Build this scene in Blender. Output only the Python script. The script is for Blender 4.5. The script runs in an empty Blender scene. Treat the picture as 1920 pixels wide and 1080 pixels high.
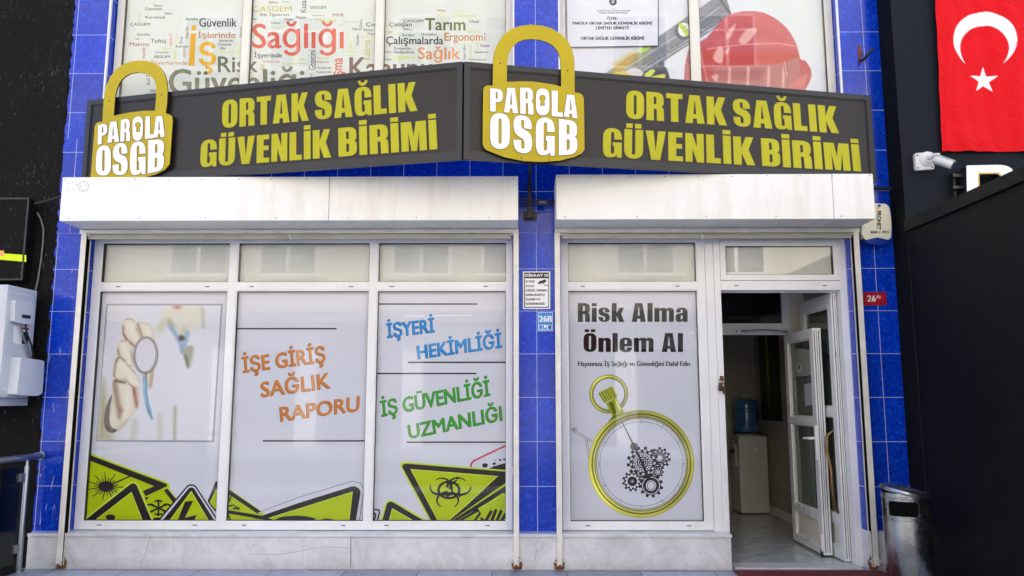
import bpy, bmesh, math, random
import numpy as np
from mathutils import Vector, Matrix
from mathutils.geometry import tessellate_polygon
random.seed(7)
S = bpy.context.scene
C = S.collection
R = math.radians

# ------------------------------------------------------------------ camera, sky, sun, exposure
CAM_D, CAM_H, FOC = 6.2, 1.29, 1470.0
PITCH, YAW = R(7.94), R(0.5)
cam = bpy.data.cameras.new('camera')
cam.sensor_width = 36.0
cam.lens = FOC / 1920 * 36.0
cam.clip_end = 500
camo = bpy.data.objects.new('camera', cam)
camo.location = (0, -CAM_D, CAM_H)
camo.rotation_euler = (R(90) + PITCH, 0, YAW)
C.objects.link(camo)
S.camera = camo

SUN_EL, SUN_AZ = R(52), R(24)           # azimuth clockwise from +Y (the view direction): the sun stands behind the shop, the front is in open shade
world = bpy.data.worlds.new('World')
S.world = world
world.use_nodes = True
nt = world.node_tree
bg = nt.nodes['Background']
sky = nt.nodes.new('ShaderNodeTexSky')
sky.sky_type = 'NISHITA'
sky.sun_disc = False
sky.sun_elevation = SUN_EL
sky.sun_rotation = SUN_AZ
sky.dust_density = 4.0
sky.ozone_density = 0.6
nt.links.new(sky.outputs[0], bg.inputs[0])
bg.inputs[1].default_value = 0.15
sun = bpy.data.lights.new('sun', 'SUN')
sun.energy = 4.0
sun.angle = R(0.5)
sun.color = (1.0, 0.95, 0.87)
suno = bpy.data.objects.new('sun', sun)
suno.rotation_euler = Vector((-math.sin(SUN_AZ) * math.cos(SUN_EL), -math.cos(SUN_AZ) * math.cos(SUN_EL), -math.sin(SUN_EL))).to_track_quat('-Z', 'Y').to_euler()
suno.location = (3, 8, 14)
C.objects.link(suno)
S.view_settings.view_transform = 'Standard'
S.view_settings.look = 'None'
S.view_settings.gamma = 1
S.view_settings.exposure = 2.06
S.cycles.max_bounces = 8
S.cycles.transparent_max_bounces = 12
S.cycles.caustics_reflective = False
S.cycles.caustics_refractive = False

# ------------------------------------------------------------------ measuring: a photo pixel as a point on a real plane
_f = Vector((-math.sin(YAW) * math.cos(PITCH), math.cos(YAW) * math.cos(PITCH), math.sin(PITCH)))
_r = Vector((math.cos(YAW), math.sin(YAW), 0))
_u = Vector((math.sin(YAW) * math.sin(PITCH), -math.cos(YAW) * math.sin(PITCH), math.cos(PITCH)))
EYE = Vector((0, -CAM_D, CAM_H))
def hit(px, py, p0, n):
    d = _f + _r * ((px - 960) / FOC) + _u * ((540 - py) / FOC)
    return EYE + d * ((p0 - EYE).dot(n) / d.dot(n))
NY = Vector((0, -1, 0))
class Plane:
    """a vertical plane; pt() measures a point on it, lift pulls layers off it towards the street"""
    def __init__(s, p0, n): s.p0 = Vector(p0); s.n = Vector(n).normalized()
    def pt(s, px, py, lift=0.0): return hit(px, py, s.p0, s.n) + s.n * lift
def facade(Y): return Plane((0, Y, 0), NY)

# ------------------------------------------------------------------ materials
def lin(c):
    return tuple((x / 12.92 if x <= .04045 else ((x + .055) / 1.055) ** 2.4) for x in (v / 255 for v in c))
def mat(name, rgb, rough=.5, metal=0.0, var=0.0, scale=6.0, bump=0.0, bscale=60.0, spec=.5, coat=0.0, stretch=(1, 1, 1), rvar=0.0):
    m = bpy.data.materials.new(name)
    m.use_nodes = True
    t = m.node_tree; b = t.nodes['Principled BSDF']
    c = lin(rgb)
    b.inputs['Base Color'].default_value = (*c, 1)
    b.inputs['Roughness'].default_value = rough
    b.inputs['Metallic'].default_value = metal
    b.inputs['Specular IOR Level'].default_value = spec
    b.inputs['Coat Weight'].default_value = coat
    b.inputs['Coat Roughness'].default_value = .05
    if var or bump or rvar:
        tc = t.nodes.new('ShaderNodeTexCoord'); mp = t.nodes.new('ShaderNodeMapping')
        mp.inputs['Scale'].default_value = stretch
        t.links.new(tc.outputs['Object'], mp.inputs[0])
    if var or rvar:
        nz = t.nodes.new('ShaderNodeTexNoise'); nz.inputs['Scale'].default_value = scale; nz.inputs['Detail'].default_value = 8; nz.inputs['Roughness'].default_value = .62
        t.links.new(mp.outputs[0], nz.inputs['Vector'])
    if var:
        rp = t.nodes.new('ShaderNodeValToRGB')
        rp.color_ramp.elements[0].position = .3; rp.color_ramp.elements[1].position = .7
        rp.color_ramp.elements[0].color = (*(x * (1 - var) for x in c), 1)
        rp.color_ramp.elements[1].color = (*(min(1, x * (1 + var * .6)) for x in c), 1)
        t.links.new(nz.outputs['Fac'], rp.inputs[0]); t.links.new(rp.outputs[0], b.inputs['Base Color'])
    if rvar:
        mr = t.nodes.new('ShaderNodeMapRange'); mr.inputs[3].default_value = max(0, rough - rvar); mr.inputs[4].default_value = rough + rvar
        mr.inputs[1].default_value = .3; mr.inputs[2].default_value = .7
        t.links.new(nz.outputs['Fac'], mr.inputs[0]); t.links.new(mr.outputs[0], b.inputs['Roughness'])
    if bump:
        n2 = t.nodes.new('ShaderNodeTexNoise'); n2.inputs['Scale'].default_value = bscale; n2.inputs['Detail'].default_value = 6
        bp = t.nodes.new('ShaderNodeBump'); bp.inputs['Strength'].default_value = bump; bp.inputs['Distance'].default_value = .01
        t.links.new(mp.outputs[0], n2.inputs['Vector']); t.links.new(n2.outputs['Fac'], bp.inputs['Height']); t.links.new(bp.outputs[0], b.inputs['Normal'])
    return m
def N(t, kind, **kw):
    n = t.nodes.new(kind)
    for k, v in kw.items():
        if k.startswith('i_'): n.inputs[k[2:].replace('_', ' ')].default_value = v
        elif k.startswith('n'): n.inputs[int(k[1:])].default_value = v
        else: setattr(n, k, v)
    return n
def math_node(t, op, a, b=None):
    n = t.nodes.new('ShaderNodeMath'); n.operation = op
    for i, v in enumerate((a, b)):
        if v is None: continue
        if isinstance(v, (int, float)): n.inputs[i].default_value = v
        else: t.links.new(v, n.inputs[i])
    return n.outputs[0]
def mixc(t, fac, a, b):
    n = t.nodes.new('ShaderNodeMix'); n.data_type = 'RGBA'
    if isinstance(fac, (int, float)): n.inputs[0].default_value = fac
    else: t.links.new(fac, n.inputs[0])
    for i, v in ((6, a), (7, b)):
        if isinstance(v, tuple): n.inputs[i].default_value = (*v[:3], 1)
        else: t.links.new(v, n.inputs[i])
    return n.outputs[2]

def tile_material(name, scratches=0.0):
    """glazed cobalt wall tile: grid in the object's own x/y and z, grout grooves, mottled glaze"""
    m = bpy.data.materials.new(name); m.use_nodes = True
    t = m.node_tree; b = t.nodes['Principled BSDF']
    tc = N(t, 'ShaderNodeTexCoord'); sp = N(t, 'ShaderNodeSeparateXYZ'); t.links.new(tc.outputs['Object'], sp.inputs[0])
    u = math_node(t, 'SUBTRACT', sp.outputs[0], sp.outputs[1])
    cb = N(t, 'ShaderNodeCombineXYZ'); t.links.new(u, cb.inputs[0]); t.links.new(sp.outputs[2], cb.inputs[1])
    br = N(t, 'ShaderNodeTexBrick', offset=0.0, squash=1.0)
    br.inputs['Scale'].default_value = 1; br.inputs['Brick Width'].default_value = .27; br.inputs['Row Height'].default_value = .34
    br.inputs['Mortar Size'].default_value = .0027; br.inputs['Mortar Smooth'].default_value = .3
    br.inputs['Color1'].default_value = (0.86, .86, .86, 1); br.inputs['Color2'].default_value = (1.12, 1.12, 1.12, 1); br.inputs['Mortar'].default_value = (1, 1, 1, 1)
    t.links.new(cb.outputs[0], br.inputs['Vector'])
    n1 = N(t, 'ShaderNodeTexNoise'); n1.inputs['Scale'].default_value = 34; n1.inputs['Detail'].default_value = 9; n1.inputs['Roughness'].default_value = .7; n1.inputs['Distortion'].default_value = 1.2
    t.links.new(tc.outputs['Object'], n1.inputs['Vector'])
    rp = N(t, 'ShaderNodeValToRGB')
    e = rp.color_ramp.elements
    e[0].position = .30; e[0].color = (*lin((4, 34, 138)), 1)
    e[1].position = .72; e[1].color = (*lin((26, 98, 226)), 1)
    k = e.new(.52); k.color = (*lin((4, 54, 184)), 1)
    t.links.new(n1.outputs['Fac'], rp.inputs[0])
    mul = N(t, 'ShaderNodeMix', data_type='RGBA', blend_type='MULTIPLY'); mul.inputs[0].default_value = 1
    t.links.new(rp.outputs[0], mul.inputs[6]); t.links.new(br.outputs['Color'], mul.inputs[7])
    col = mul.outputs[2]
    if scratches:
        mp = N(t, 'ShaderNodeMapping'); mp.inputs['Scale'].default_value = (38, 38, 7); mp.inputs['Rotation'].default_value = (0, .25, 0)
        t.links.new(tc.outputs['Object'], mp.inputs[0])
        n2 = N(t, 'ShaderNodeTexNoise'); n2.inputs['Scale'].default_value = 1; n2.inputs['Detail'].default_value = 5; n2.inputs['Distortion'].default_value = .6
        t.links.new(mp.outputs[0], n2.inputs['Vector'])
        r2 = N(t, 'ShaderNodeMapRange'); r2.inputs[1].default_value = .66 ; r2.inputs[2].default_value = .72; r2.inputs[4].default_value = scratches
        t.links.new(n2.outputs['Fac'], r2.inputs[0])
        col = mixc(t, r2.outputs[0], col, lin((190, 190, 200)))
    col = mixc(t, br.outputs['Fac'], col, lin((170, 180, 216)))
    t.links.new(col, b.inputs['Base Color'])
    rr = N(t, 'ShaderNodeMapRange'); b.inputs['Specular IOR Level'].default_value = .38; rr.inputs[3].default_value = .15; rr.inputs[4].default_value = .7
    t.links.new(br.outputs['Fac'], rr.inputs[0]); t.links.new(rr.outputs[0], b.inputs['Roughness'])
    n3 = N(t, 'ShaderNodeTexNoise'); n3.inputs['Scale'].default_value = 26; n3.inputs['Detail'].default_value = 3
    t.links.new(tc.outputs['Object'], n3.inputs['Vector'])
    h = math_node(t, 'SUBTRACT', math_node(t, 'MULTIPLY', n3.outputs['Fac'], .10), br.outputs['Fac'])
    bp = N(t, 'ShaderNodeBump'); bp.inputs['Strength'].default_value = .55; bp.inputs['Distance'].default_value = .004
    t.links.new(h, bp.inputs['Height']); t.links.new(bp.outputs[0], b.inputs['Normal'])
    return m

def speckled_wall(name, base, fleck, amount, stretch=(14, 14, 4)):
    """rough painted wall, worn so that pale flecks and drips show"""
    m = bpy.data.materials.new(name); m.use_nodes = True
    t = m.node_tree; b = t.nodes['Principled BSDF']
    tc = N(t, 'ShaderNodeTexCoord')
    n0 = N(t, 'ShaderNodeTexNoise'); n0.inputs['Scale'].default_value = 2.2; n0.inputs['Detail'].default_value = 8
    t.links.new(tc.outputs['Object'], n0.inputs['Vector'])
    c = lin(base)
    colA = mixc(t, n0.outputs['Fac'], tuple(x * .6 for x in c), tuple(x * 1.4 for x in c))
    mp = N(t, 'ShaderNodeMapping'); mp.inputs['Scale'].default_value = stretch
    t.links.new(tc.outputs['Object'], mp.inputs[0])
    n1 = N(t, 'ShaderNodeTexNoise'); n1.inputs['Scale'].default_value = 5; n1.inputs['Detail'].default_value = 6; n1.inputs['Roughness'].default_value = .7
    t.links.new(mp.outputs[0], n1.inputs['Vector'])
    s = math_node(t, 'ADD', n1.outputs['Fac'], math_node(t, 'MULTIPLY', n0.outputs['Fac'], .25))
    r1 = N(t, 'ShaderNodeMapRange'); r1.inputs[1].default_value = .73; r1.inputs[2].default_value = .84; r1.inputs[4].default_value = amount
    t.links.new(s, r1.inputs[0])
    t.links.new(mixc(t, r1.outputs[0], colA, lin(fleck)), b.inputs['Base Color'])
    b.inputs['Roughness'].default_value = .7; b.inputs['Specular IOR Level'].default_value = .12
    n2 = N(t, 'ShaderNodeTexNoise'); n2.inputs['Scale'].default_value = 45; n2.inputs['Detail'].default_value = 6
    t.links.new(tc.outputs['Object'], n2.inputs['Vector'])
    bp = N(t, 'ShaderNodeBump'); bp.inputs['Strength'].default_value = .35; bp.inputs['Distance'].default_value = .008
    t.links.new(n2.outputs['Fac'], bp.inputs['Height']); t.links.new(bp.outputs[0], b.inputs['Normal'])
    return m

def marble_material(name):
    m = bpy.data.materials.new(name); m.use_nodes = True
    t = m.node_tree; b = t.nodes['Principled BSDF']
    tc = N(t, 'ShaderNodeTexCoord')
    n1 = N(t, 'ShaderNodeTexNoise'); n1.inputs['Scale'].default_value = 5; n1.inputs['Detail'].default_value = 9; n1.inputs['Roughness'].default_value = .68; n1.inputs['Distortion'].default_value = .8
    t.links.new(tc.outputs['Object'], n1.inputs['Vector'])
    rp = N(t, 'ShaderNodeValToRGB'); e = rp.color_ramp.elements
    e[0].position = .34; e[0].color = (*lin((198, 197, 201)), 1); e[1].position = .6; e[1].color = (*lin((222, 221, 225)), 1)
    t.links.new(n1.outputs['Fac'], rp.inputs[0])
    mp = N(t, 'ShaderNodeMapping'); mp.inputs['Scale'].default_value = (7, 7, 16); mp.inputs['Rotation'].default_value = (0, .35, 0)
    t.links.new(tc.outputs['Object'], mp.inputs[0])
    n2 = N(t, 'ShaderNodeTexNoise'); n2.inputs['Scale'].default_value = 3.0; n2.inputs['Detail'].default_value = 5; n2.inputs['Distortion'].default_value = 1.4
    t.links.new(mp.outputs[0], n2.inputs['Vector'])
    r2 = N(t, 'ShaderNodeMapRange'); r2.inputs[1].default_value = .64; r2.inputs[2].default_value = .72; r2.inputs[4].default_value = .38
    t.links.new(n2.outputs['Fac'], r2.inputs[0])
    col = mixc(t, r2.outputs[0], rp.outputs[0], lin((120, 118, 122)))
    n3 = N(t, 'ShaderNodeTexNoise'); n3.inputs['Scale'].default_value = 40; n3.inputs['Detail'].default_value = 3
    t.links.new(tc.outputs['Object'], n3.inputs['Vector'])
    sp = N(t, 'ShaderNodeSeparateXYZ'); t.links.new(tc.outputs['Object'], sp.inputs[0])
    low = N(t, 'ShaderNodeMapRange'); low.inputs[1].default_value = .09; low.inputs[2].default_value = .0; low.inputs[4].default_value = .5
    t.links.new(sp.outputs[2], low.inputs[0])
    dirt = math_node(t, 'MULTIPLY', low.outputs[0], n3.outputs['Fac'])
    t.links.new(mixc(t, dirt, col, lin((120, 105, 85))), b.inputs['Base Color'])
    b.inputs['Roughness'].default_value = .38
    return m

def paving_material(name, c1, c2, joint, w, h, mortar, rough, rot=0.0, offset=.5, loc=(0, 0, 0)):
    m = bpy.data.materials.new(name); m.use_nodes = True
    t = m.node_tree; b = t.nodes['Principled BSDF']
    tc = N(t, 'ShaderNodeTexCoord'); mp = N(t, 'ShaderNodeMapping'); mp.inputs['Rotation'].default_value = (0, 0, rot); mp.inputs['Location'].default_value = loc
    t.links.new(tc.outputs['Object'], mp.inputs[0])
    br = N(t, 'ShaderNodeTexBrick', offset=offset)
    br.inputs['Scale'].default_value = 1; br.inputs['Brick Width'].default_value = w; br.inputs['Row Height'].default_value = h
    br.inputs['Mortar Size'].default_value = mortar; br.inputs['Mortar Smooth'].default_value = .2
    br.inputs['Color1'].default_value = (*lin(c1), 1); br.inputs['Color2'].default_value = (*lin(c2), 1); br.inputs['Mortar'].default_value = (*lin(joint), 1)
    t.links.new(mp.outputs[0], br.inputs['Vector'])
    n1 = N(t, 'ShaderNodeTexNoise'); n1.inputs['Scale'].default_value = 9; n1.inputs['Detail'].default_value = 9; n1.inputs['Roughness'].default_value = .7
    t.links.new(tc.outputs['Object'], n1.inputs['Vector'])
    r1 = N(t, 'ShaderNodeMapRange'); r1.inputs[1].default_value = .35; r1.inputs[2].default_value = .7; r1.inputs[3].default_value = .72; r1.inputs[4].default_value = 1.08
    t.links.new(n1.outputs['Fac'], r1.inputs[0])
    cc = N(t, 'ShaderNodeCombineXYZ')
    for i in range(3): t.links.new(r1.outputs[0], cc.inputs[i])
    mul = N(t, 'ShaderNodeMix', data_type='RGBA', blend_type='MULTIPLY'); mul.inputs[0].default_value = 1
    t.links.new(br.outputs['Color'], mul.inputs[6]); t.links.new(cc.outputs[0], mul.inputs[7])
    t.links.new(mul.outputs[2], b.inputs['Base Color'])
    b.inputs['Roughness'].default_value = rough
    bp = N(t, 'ShaderNodeBump', invert=True); bp.inputs['Strength'].default_value = .5; bp.inputs['Distance'].default_value = .004
    t.links.new(br.outputs['Fac'], bp.inputs['Height']); t.links.new(bp.outputs[0], b.inputs['Normal'])
    return m

def glass_material(name, tint=(1, 1, 1), ior=1.5, rough=0.0, body=0.0, body_rgb=(30, 34, 36)):
    """window glass: clear by transmission, mirror by Fresnel, optionally a tinted body"""
    m = bpy.data.materials.new(name); m.use_nodes = True
    t = m.node_tree; t.nodes.remove(t.nodes['Principled BSDF']); out = t.nodes['Material Output']
    tr = N(t, 'ShaderNodeBsdfTransparent'); tr.inputs[0].default_value = (*tint, 1)
    gl = N(t, 'ShaderNodeBsdfGlossy'); gl.inputs['Roughness'].default_value = rough
    lw = N(t, 'ShaderNodeLayerWeight'); lw.inputs['Blend'].default_value = .5
    f5 = math_node(t, 'POWER', lw.outputs['Facing'], 5.0); fr = math_node(t, 'ADD', math_node(t, 'MULTIPLY', f5, .9), ((ior - 1) / (ior + 1)) ** 2)
    base = tr.outputs[0]
    if body:
        df = N(t, 'ShaderNodeBsdfDiffuse'); df.inputs[0].default_value = (*lin(body_rgb), 1)
        mb = N(t, 'ShaderNodeMixShader'); mb.inputs[0].default_value = body
        t.links.new(base, mb.inputs[1]); t.links.new(df.outputs[0], mb.inputs[2]); base = mb.outputs[0]
    mx = N(t, 'ShaderNodeMixShader')
    t.links.new(fr, mx.inputs[0]); t.links.new(base, mx.inputs[1]); t.links.new(gl.outputs[0], mx.inputs[2])
    t.links.new(mx.outputs[0], out.inputs[0])
    return m
def print_material(name, rough=.35):
    m = bpy.data.materials.new(name); m.use_nodes = True
    t = m.node_tree; b = t.nodes['Principled BSDF']
    a = N(t, 'ShaderNodeAttribute', attribute_name='ink')
    t.links.new(a.outputs['Color'], b.inputs['Base Color'])
    b.inputs['Roughness'].default_value = rough; b.inputs['Specular IOR Level'].default_value = .2
    return m
_ink = {}
def ink(rgb):
    """a flat printed colour, one material per colour"""
    if rgb not in _ink:
        _ink[rgb] = mat('printed_ink_%02x%02x%02x' % rgb, rgb, .5, spec=.08, var=.04, scale=3)
    return _ink[rgb]

M = {}
M['tile'] = tile_material('cobalt_tile')
M['tile_worn'] = tile_material('cobalt_tile_scratched', .75)
M['pvc'] = mat('white_window_plastic', (232, 232, 234), .32, var=.07, scale=1.6, bump=.03, bscale=25, rvar=.06)
M['pvc_old'] = mat('ivory_window_plastic', (226, 222, 210), .35, var=.10, scale=2.0, bump=.03, bscale=25)
M['gasket'] = mat('black_rubber_gasket', (26, 26, 28), .6)
M['slot'] = mat('drain_slot_dark', (40, 38, 36), .6)
M['vinyl'] = mat('pale_window_vinyl', (204, 206, 217), .5, spec=.12, var=.035, scale=1.1)
M['vinyl_up'] = mat('pale_green_white_vinyl', (214, 219, 210), .5, spec=.25, var=.05, scale=.9)
M['blind'] = mat('pale_frosted_panel', (208, 210, 204), .6, var=.10, scale=1.0)
M['glass'] = glass_material('clear_window_glass')
M['glass_dark'] = glass_material('smoked_glass', (.42, .46, .46), 1.5, 0, .25, (24, 30, 30))
M['glass_door'] = glass_material('door_glass', (.75, .8, .78), 1.5, 0, .12, (120, 124, 122))
M['marble'] = marble_material('grey_white_marble')
M['crack'] = mat('dark_hairline_crack', (118, 114, 112), .9)
M['white_metal'] = mat('white_painted_sheet', (236, 235, 231), .42, var=.07, scale=1.3, bump=.06, bscale=2.6, rvar=.1)
def streak(m, tint, amount):
    t = m.node_tree; bs = t.nodes['Principled BSDF']; src = bs.inputs['Base Color'].links[0].from_socket
    tc = N(t, 'ShaderNodeTexCoord'); mp = N(t, 'ShaderNodeMapping'); mp.inputs['Scale'].default_value = (9, 9, .9); t.links.new(tc.outputs['Object'], mp.inputs[0])
    n1 = N(t, 'ShaderNodeTexNoise'); n1.inputs['Scale'].default_value = 1.3; n1.inputs['Detail'].default_value = 7; n1.inputs['Roughness'].default_value = .7; t.links.new(mp.outputs[0], n1.inputs['Vector'])
    n2 = N(t, 'ShaderNodeTexNoise'); n2.inputs['Scale'].default_value = .9; n2.inputs['Detail'].default_value = 3; t.links.new(tc.outputs['Object'], n2.inputs['Vector'])
    r = N(t, 'ShaderNodeMapRange'); r.inputs[1].default_value = .26; r.inputs[2].default_value = .42; r.inputs[4].default_value = amount
    t.links.new(math_node(t, 'MULTIPLY', n1.outputs['Fac'], n2.outputs['Fac']), r.inputs[0])
    t.links.new(mixc(t, r.outputs[0], src, lin(tint)), bs.inputs['Base Color'])
streak(M['white_metal'], (196, 184, 160), .34); streak(M['pvc'], (200, 195, 184), .22)
M['white_rail'] = mat('white_painted_rail', (226, 222, 212), .42, var=.16, scale=5, bump=.05, bscale=30)
M['beige_bar'] = mat('aged_shutter_bar', (192, 186, 170), .45, var=.2, scale=4, stretch=(1, 1, 6))
M['dark_gap'] = mat('dark_shutter_channel', (14, 13, 12), .9, spec=.05)  # black in place of shade: rail channels, bin slot, lid hole
M['screw'] = mat('dull_screw_head', (96, 84, 72), .5, metal=.6)
M['rust'] = mat('rusty_iron', (118, 62, 28), .85, var=.5, scale=25, bump=.3, bscale=80)
M['sign_panel'] = mat('charcoal_sign_sheet', (36, 33, 35), .36, var=.10, scale=2, bump=.05, bscale=220, spec=.3)
M['sign_frame'] = mat('dark_blue_grey_sign_frame', (17, 20, 30), .4, var=.15, scale=4)
M['sign_yellow'] = mat('lime_gold_letter_film', (184, 178, 44), .5, var=.06, scale=3, spec=.12)
M['sign_edge'] = mat('brown_letter_edge', (58, 48, 28), .6)
M['gold'] = mat('mustard_gold_sheet', (186, 164, 26), .42, var=.12, scale=2.4, rvar=.08, spec=.2)
M['sign_white'] = mat('white_letter_film', (240, 240, 240), .45, var=.03, scale=4)
M['black_wall'] = speckled_wall('worn_black_wall', (17, 16, 16), (120, 116, 108), .5)
M['slate_wall'] = mat('dark_slate_render', (25, 29, 39), .7, spec=.15, var=.22, scale=1.6, bump=.25, bscale=70)
M['black_side'] = mat('black_return_render', (13, 13, 14), .75, spec=.15, var=.3, scale=3, bump=.3, bscale=40)
M['black_board'] = mat('black_board_cladding', (15, 15, 18), .55, spec=.15, var=.3, scale=1.2, bump=.12, bscale=120)
M['black_trim'] = mat('black_capping_trim', (21, 20, 21), .5, spec=.15, var=.25, scale=3)
M['flag'] = mat('red_flag_cloth', (222, 16, 26), .8, var=.06, scale=3, bump=.12, bscale=9, spec=.1)
M['flag_white'] = mat('white_flag_cloth', (234, 226, 226), .8, spec=.1, bump=.12, bscale=9)
M['cam_white'] = mat('camera_white_plastic', (212, 212, 214), .4, var=.05)
M['dark_plastic'] = mat('dark_plastic', (30, 30, 33), .4)
M['ac_white'] = mat('grey_white_appliance_metal', (196, 200, 206), .42, var=.07, scale=2)
M['ac_cover'] = mat('appliance_cover_plastic', (206, 210, 216), .4, var=.06, scale=3)
M['steel'] = mat('brushed_stainless', (160, 164, 172), .38, metal=1, var=.12, scale=5, bump=.04, bscale=40, rvar=.1)
M['bin_steel'] = mat('dented_stainless', (192, 190, 187), .3, metal=1, var=.5, scale=5, bump=.10, bscale=7, rvar=.12)
M['red_plate'] = mat('crimson_enamel', (168, 22, 44), .35, var=.08)
M['blue_plate'] = mat('bright_blue_enamel', (20, 128, 205), .35, var=.05)
M['white_ink'] = mat('white_sign_paint', (232, 234, 236), .5)
M['black_ink'] = mat('black_sign_print', (24, 24, 24), .5)
M['siren'] = mat('cream_siren_plastic', (214, 212, 190), .38, var=.06, scale=3)
M['siren_blue'] = mat('navy_siren_lens', (14, 48, 138), .2, coat=.5)
M['mat_red'] = mat('burgundy_door_mat', (112, 34, 40), .95, var=.35, scale=60, bump=.8, bscale=220)
M['inner_wall'] = mat('cream_inner_wall', (172, 165, 150), .8, var=.08, scale=1.5)
M['ceiling'] = mat('inner_ceiling', (214, 214, 208), .9, var=.05)
M['cooler'] = mat('cooler_plastic', (206, 205, 196), .4, var=.05)
M['brass'] = mat('aged_brass', (120, 98, 62), .35, metal=.8, var=.3, scale=30)
M['lock_dark'] = mat('dark_bronze_lock', (74, 52, 42), .4, metal=.7, var=.3, scale=30)
M['cable'] = mat('black_cable', (22, 22, 23), .5)
M['grey_cable'] = mat('grey_cable', (112, 112, 116), .5)
M['cream_facade'] = mat('cream_render', (206, 197, 180), .85, var=.12, scale=1)
M['dark_glass'] = mat('dark_far_glass', (70, 78, 86), .08, spec=.6)
M['shop_grey'] = mat('far_shop_front', (128, 124, 116), .5, var=.5, scale=.6)
M['roof'] = mat('flat_roof_felt', (70, 68, 66), .9, var=.2)
M['asphalt'] = mat('worn_asphalt', (66, 66, 66), .9, var=.2, scale=20, bump=.4, bscale=150)
M['kerb'] = mat('kerb_stone', (150, 148, 144), .8, var=.15, scale=8)
M['pavement'] = paving_material('blue_grey_paving', (134, 143, 158), (172, 181, 196), (70, 70, 74), .55, .30, .005, .42, loc=(.2, .09, 0))
M['floor_tile'] = paving_material('pale_floor_tile', (196, 198, 200), (206, 208, 210), (120, 120, 122), .33, .33, .003, .12, rot=R(45), offset=0)
M['print'] = print_material('printed_picture')
M['lime'] = mat('lime_ink', (172, 194, 10), .5, var=.05, scale=3, spec=.08)
M['lime_pale'] = mat('pale_lime_ink', (196, 214, 74), .4, spec=.2)
M['ink_dark'] = mat('near_black_ink', (40, 35, 37), .5, spec=.08)

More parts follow.
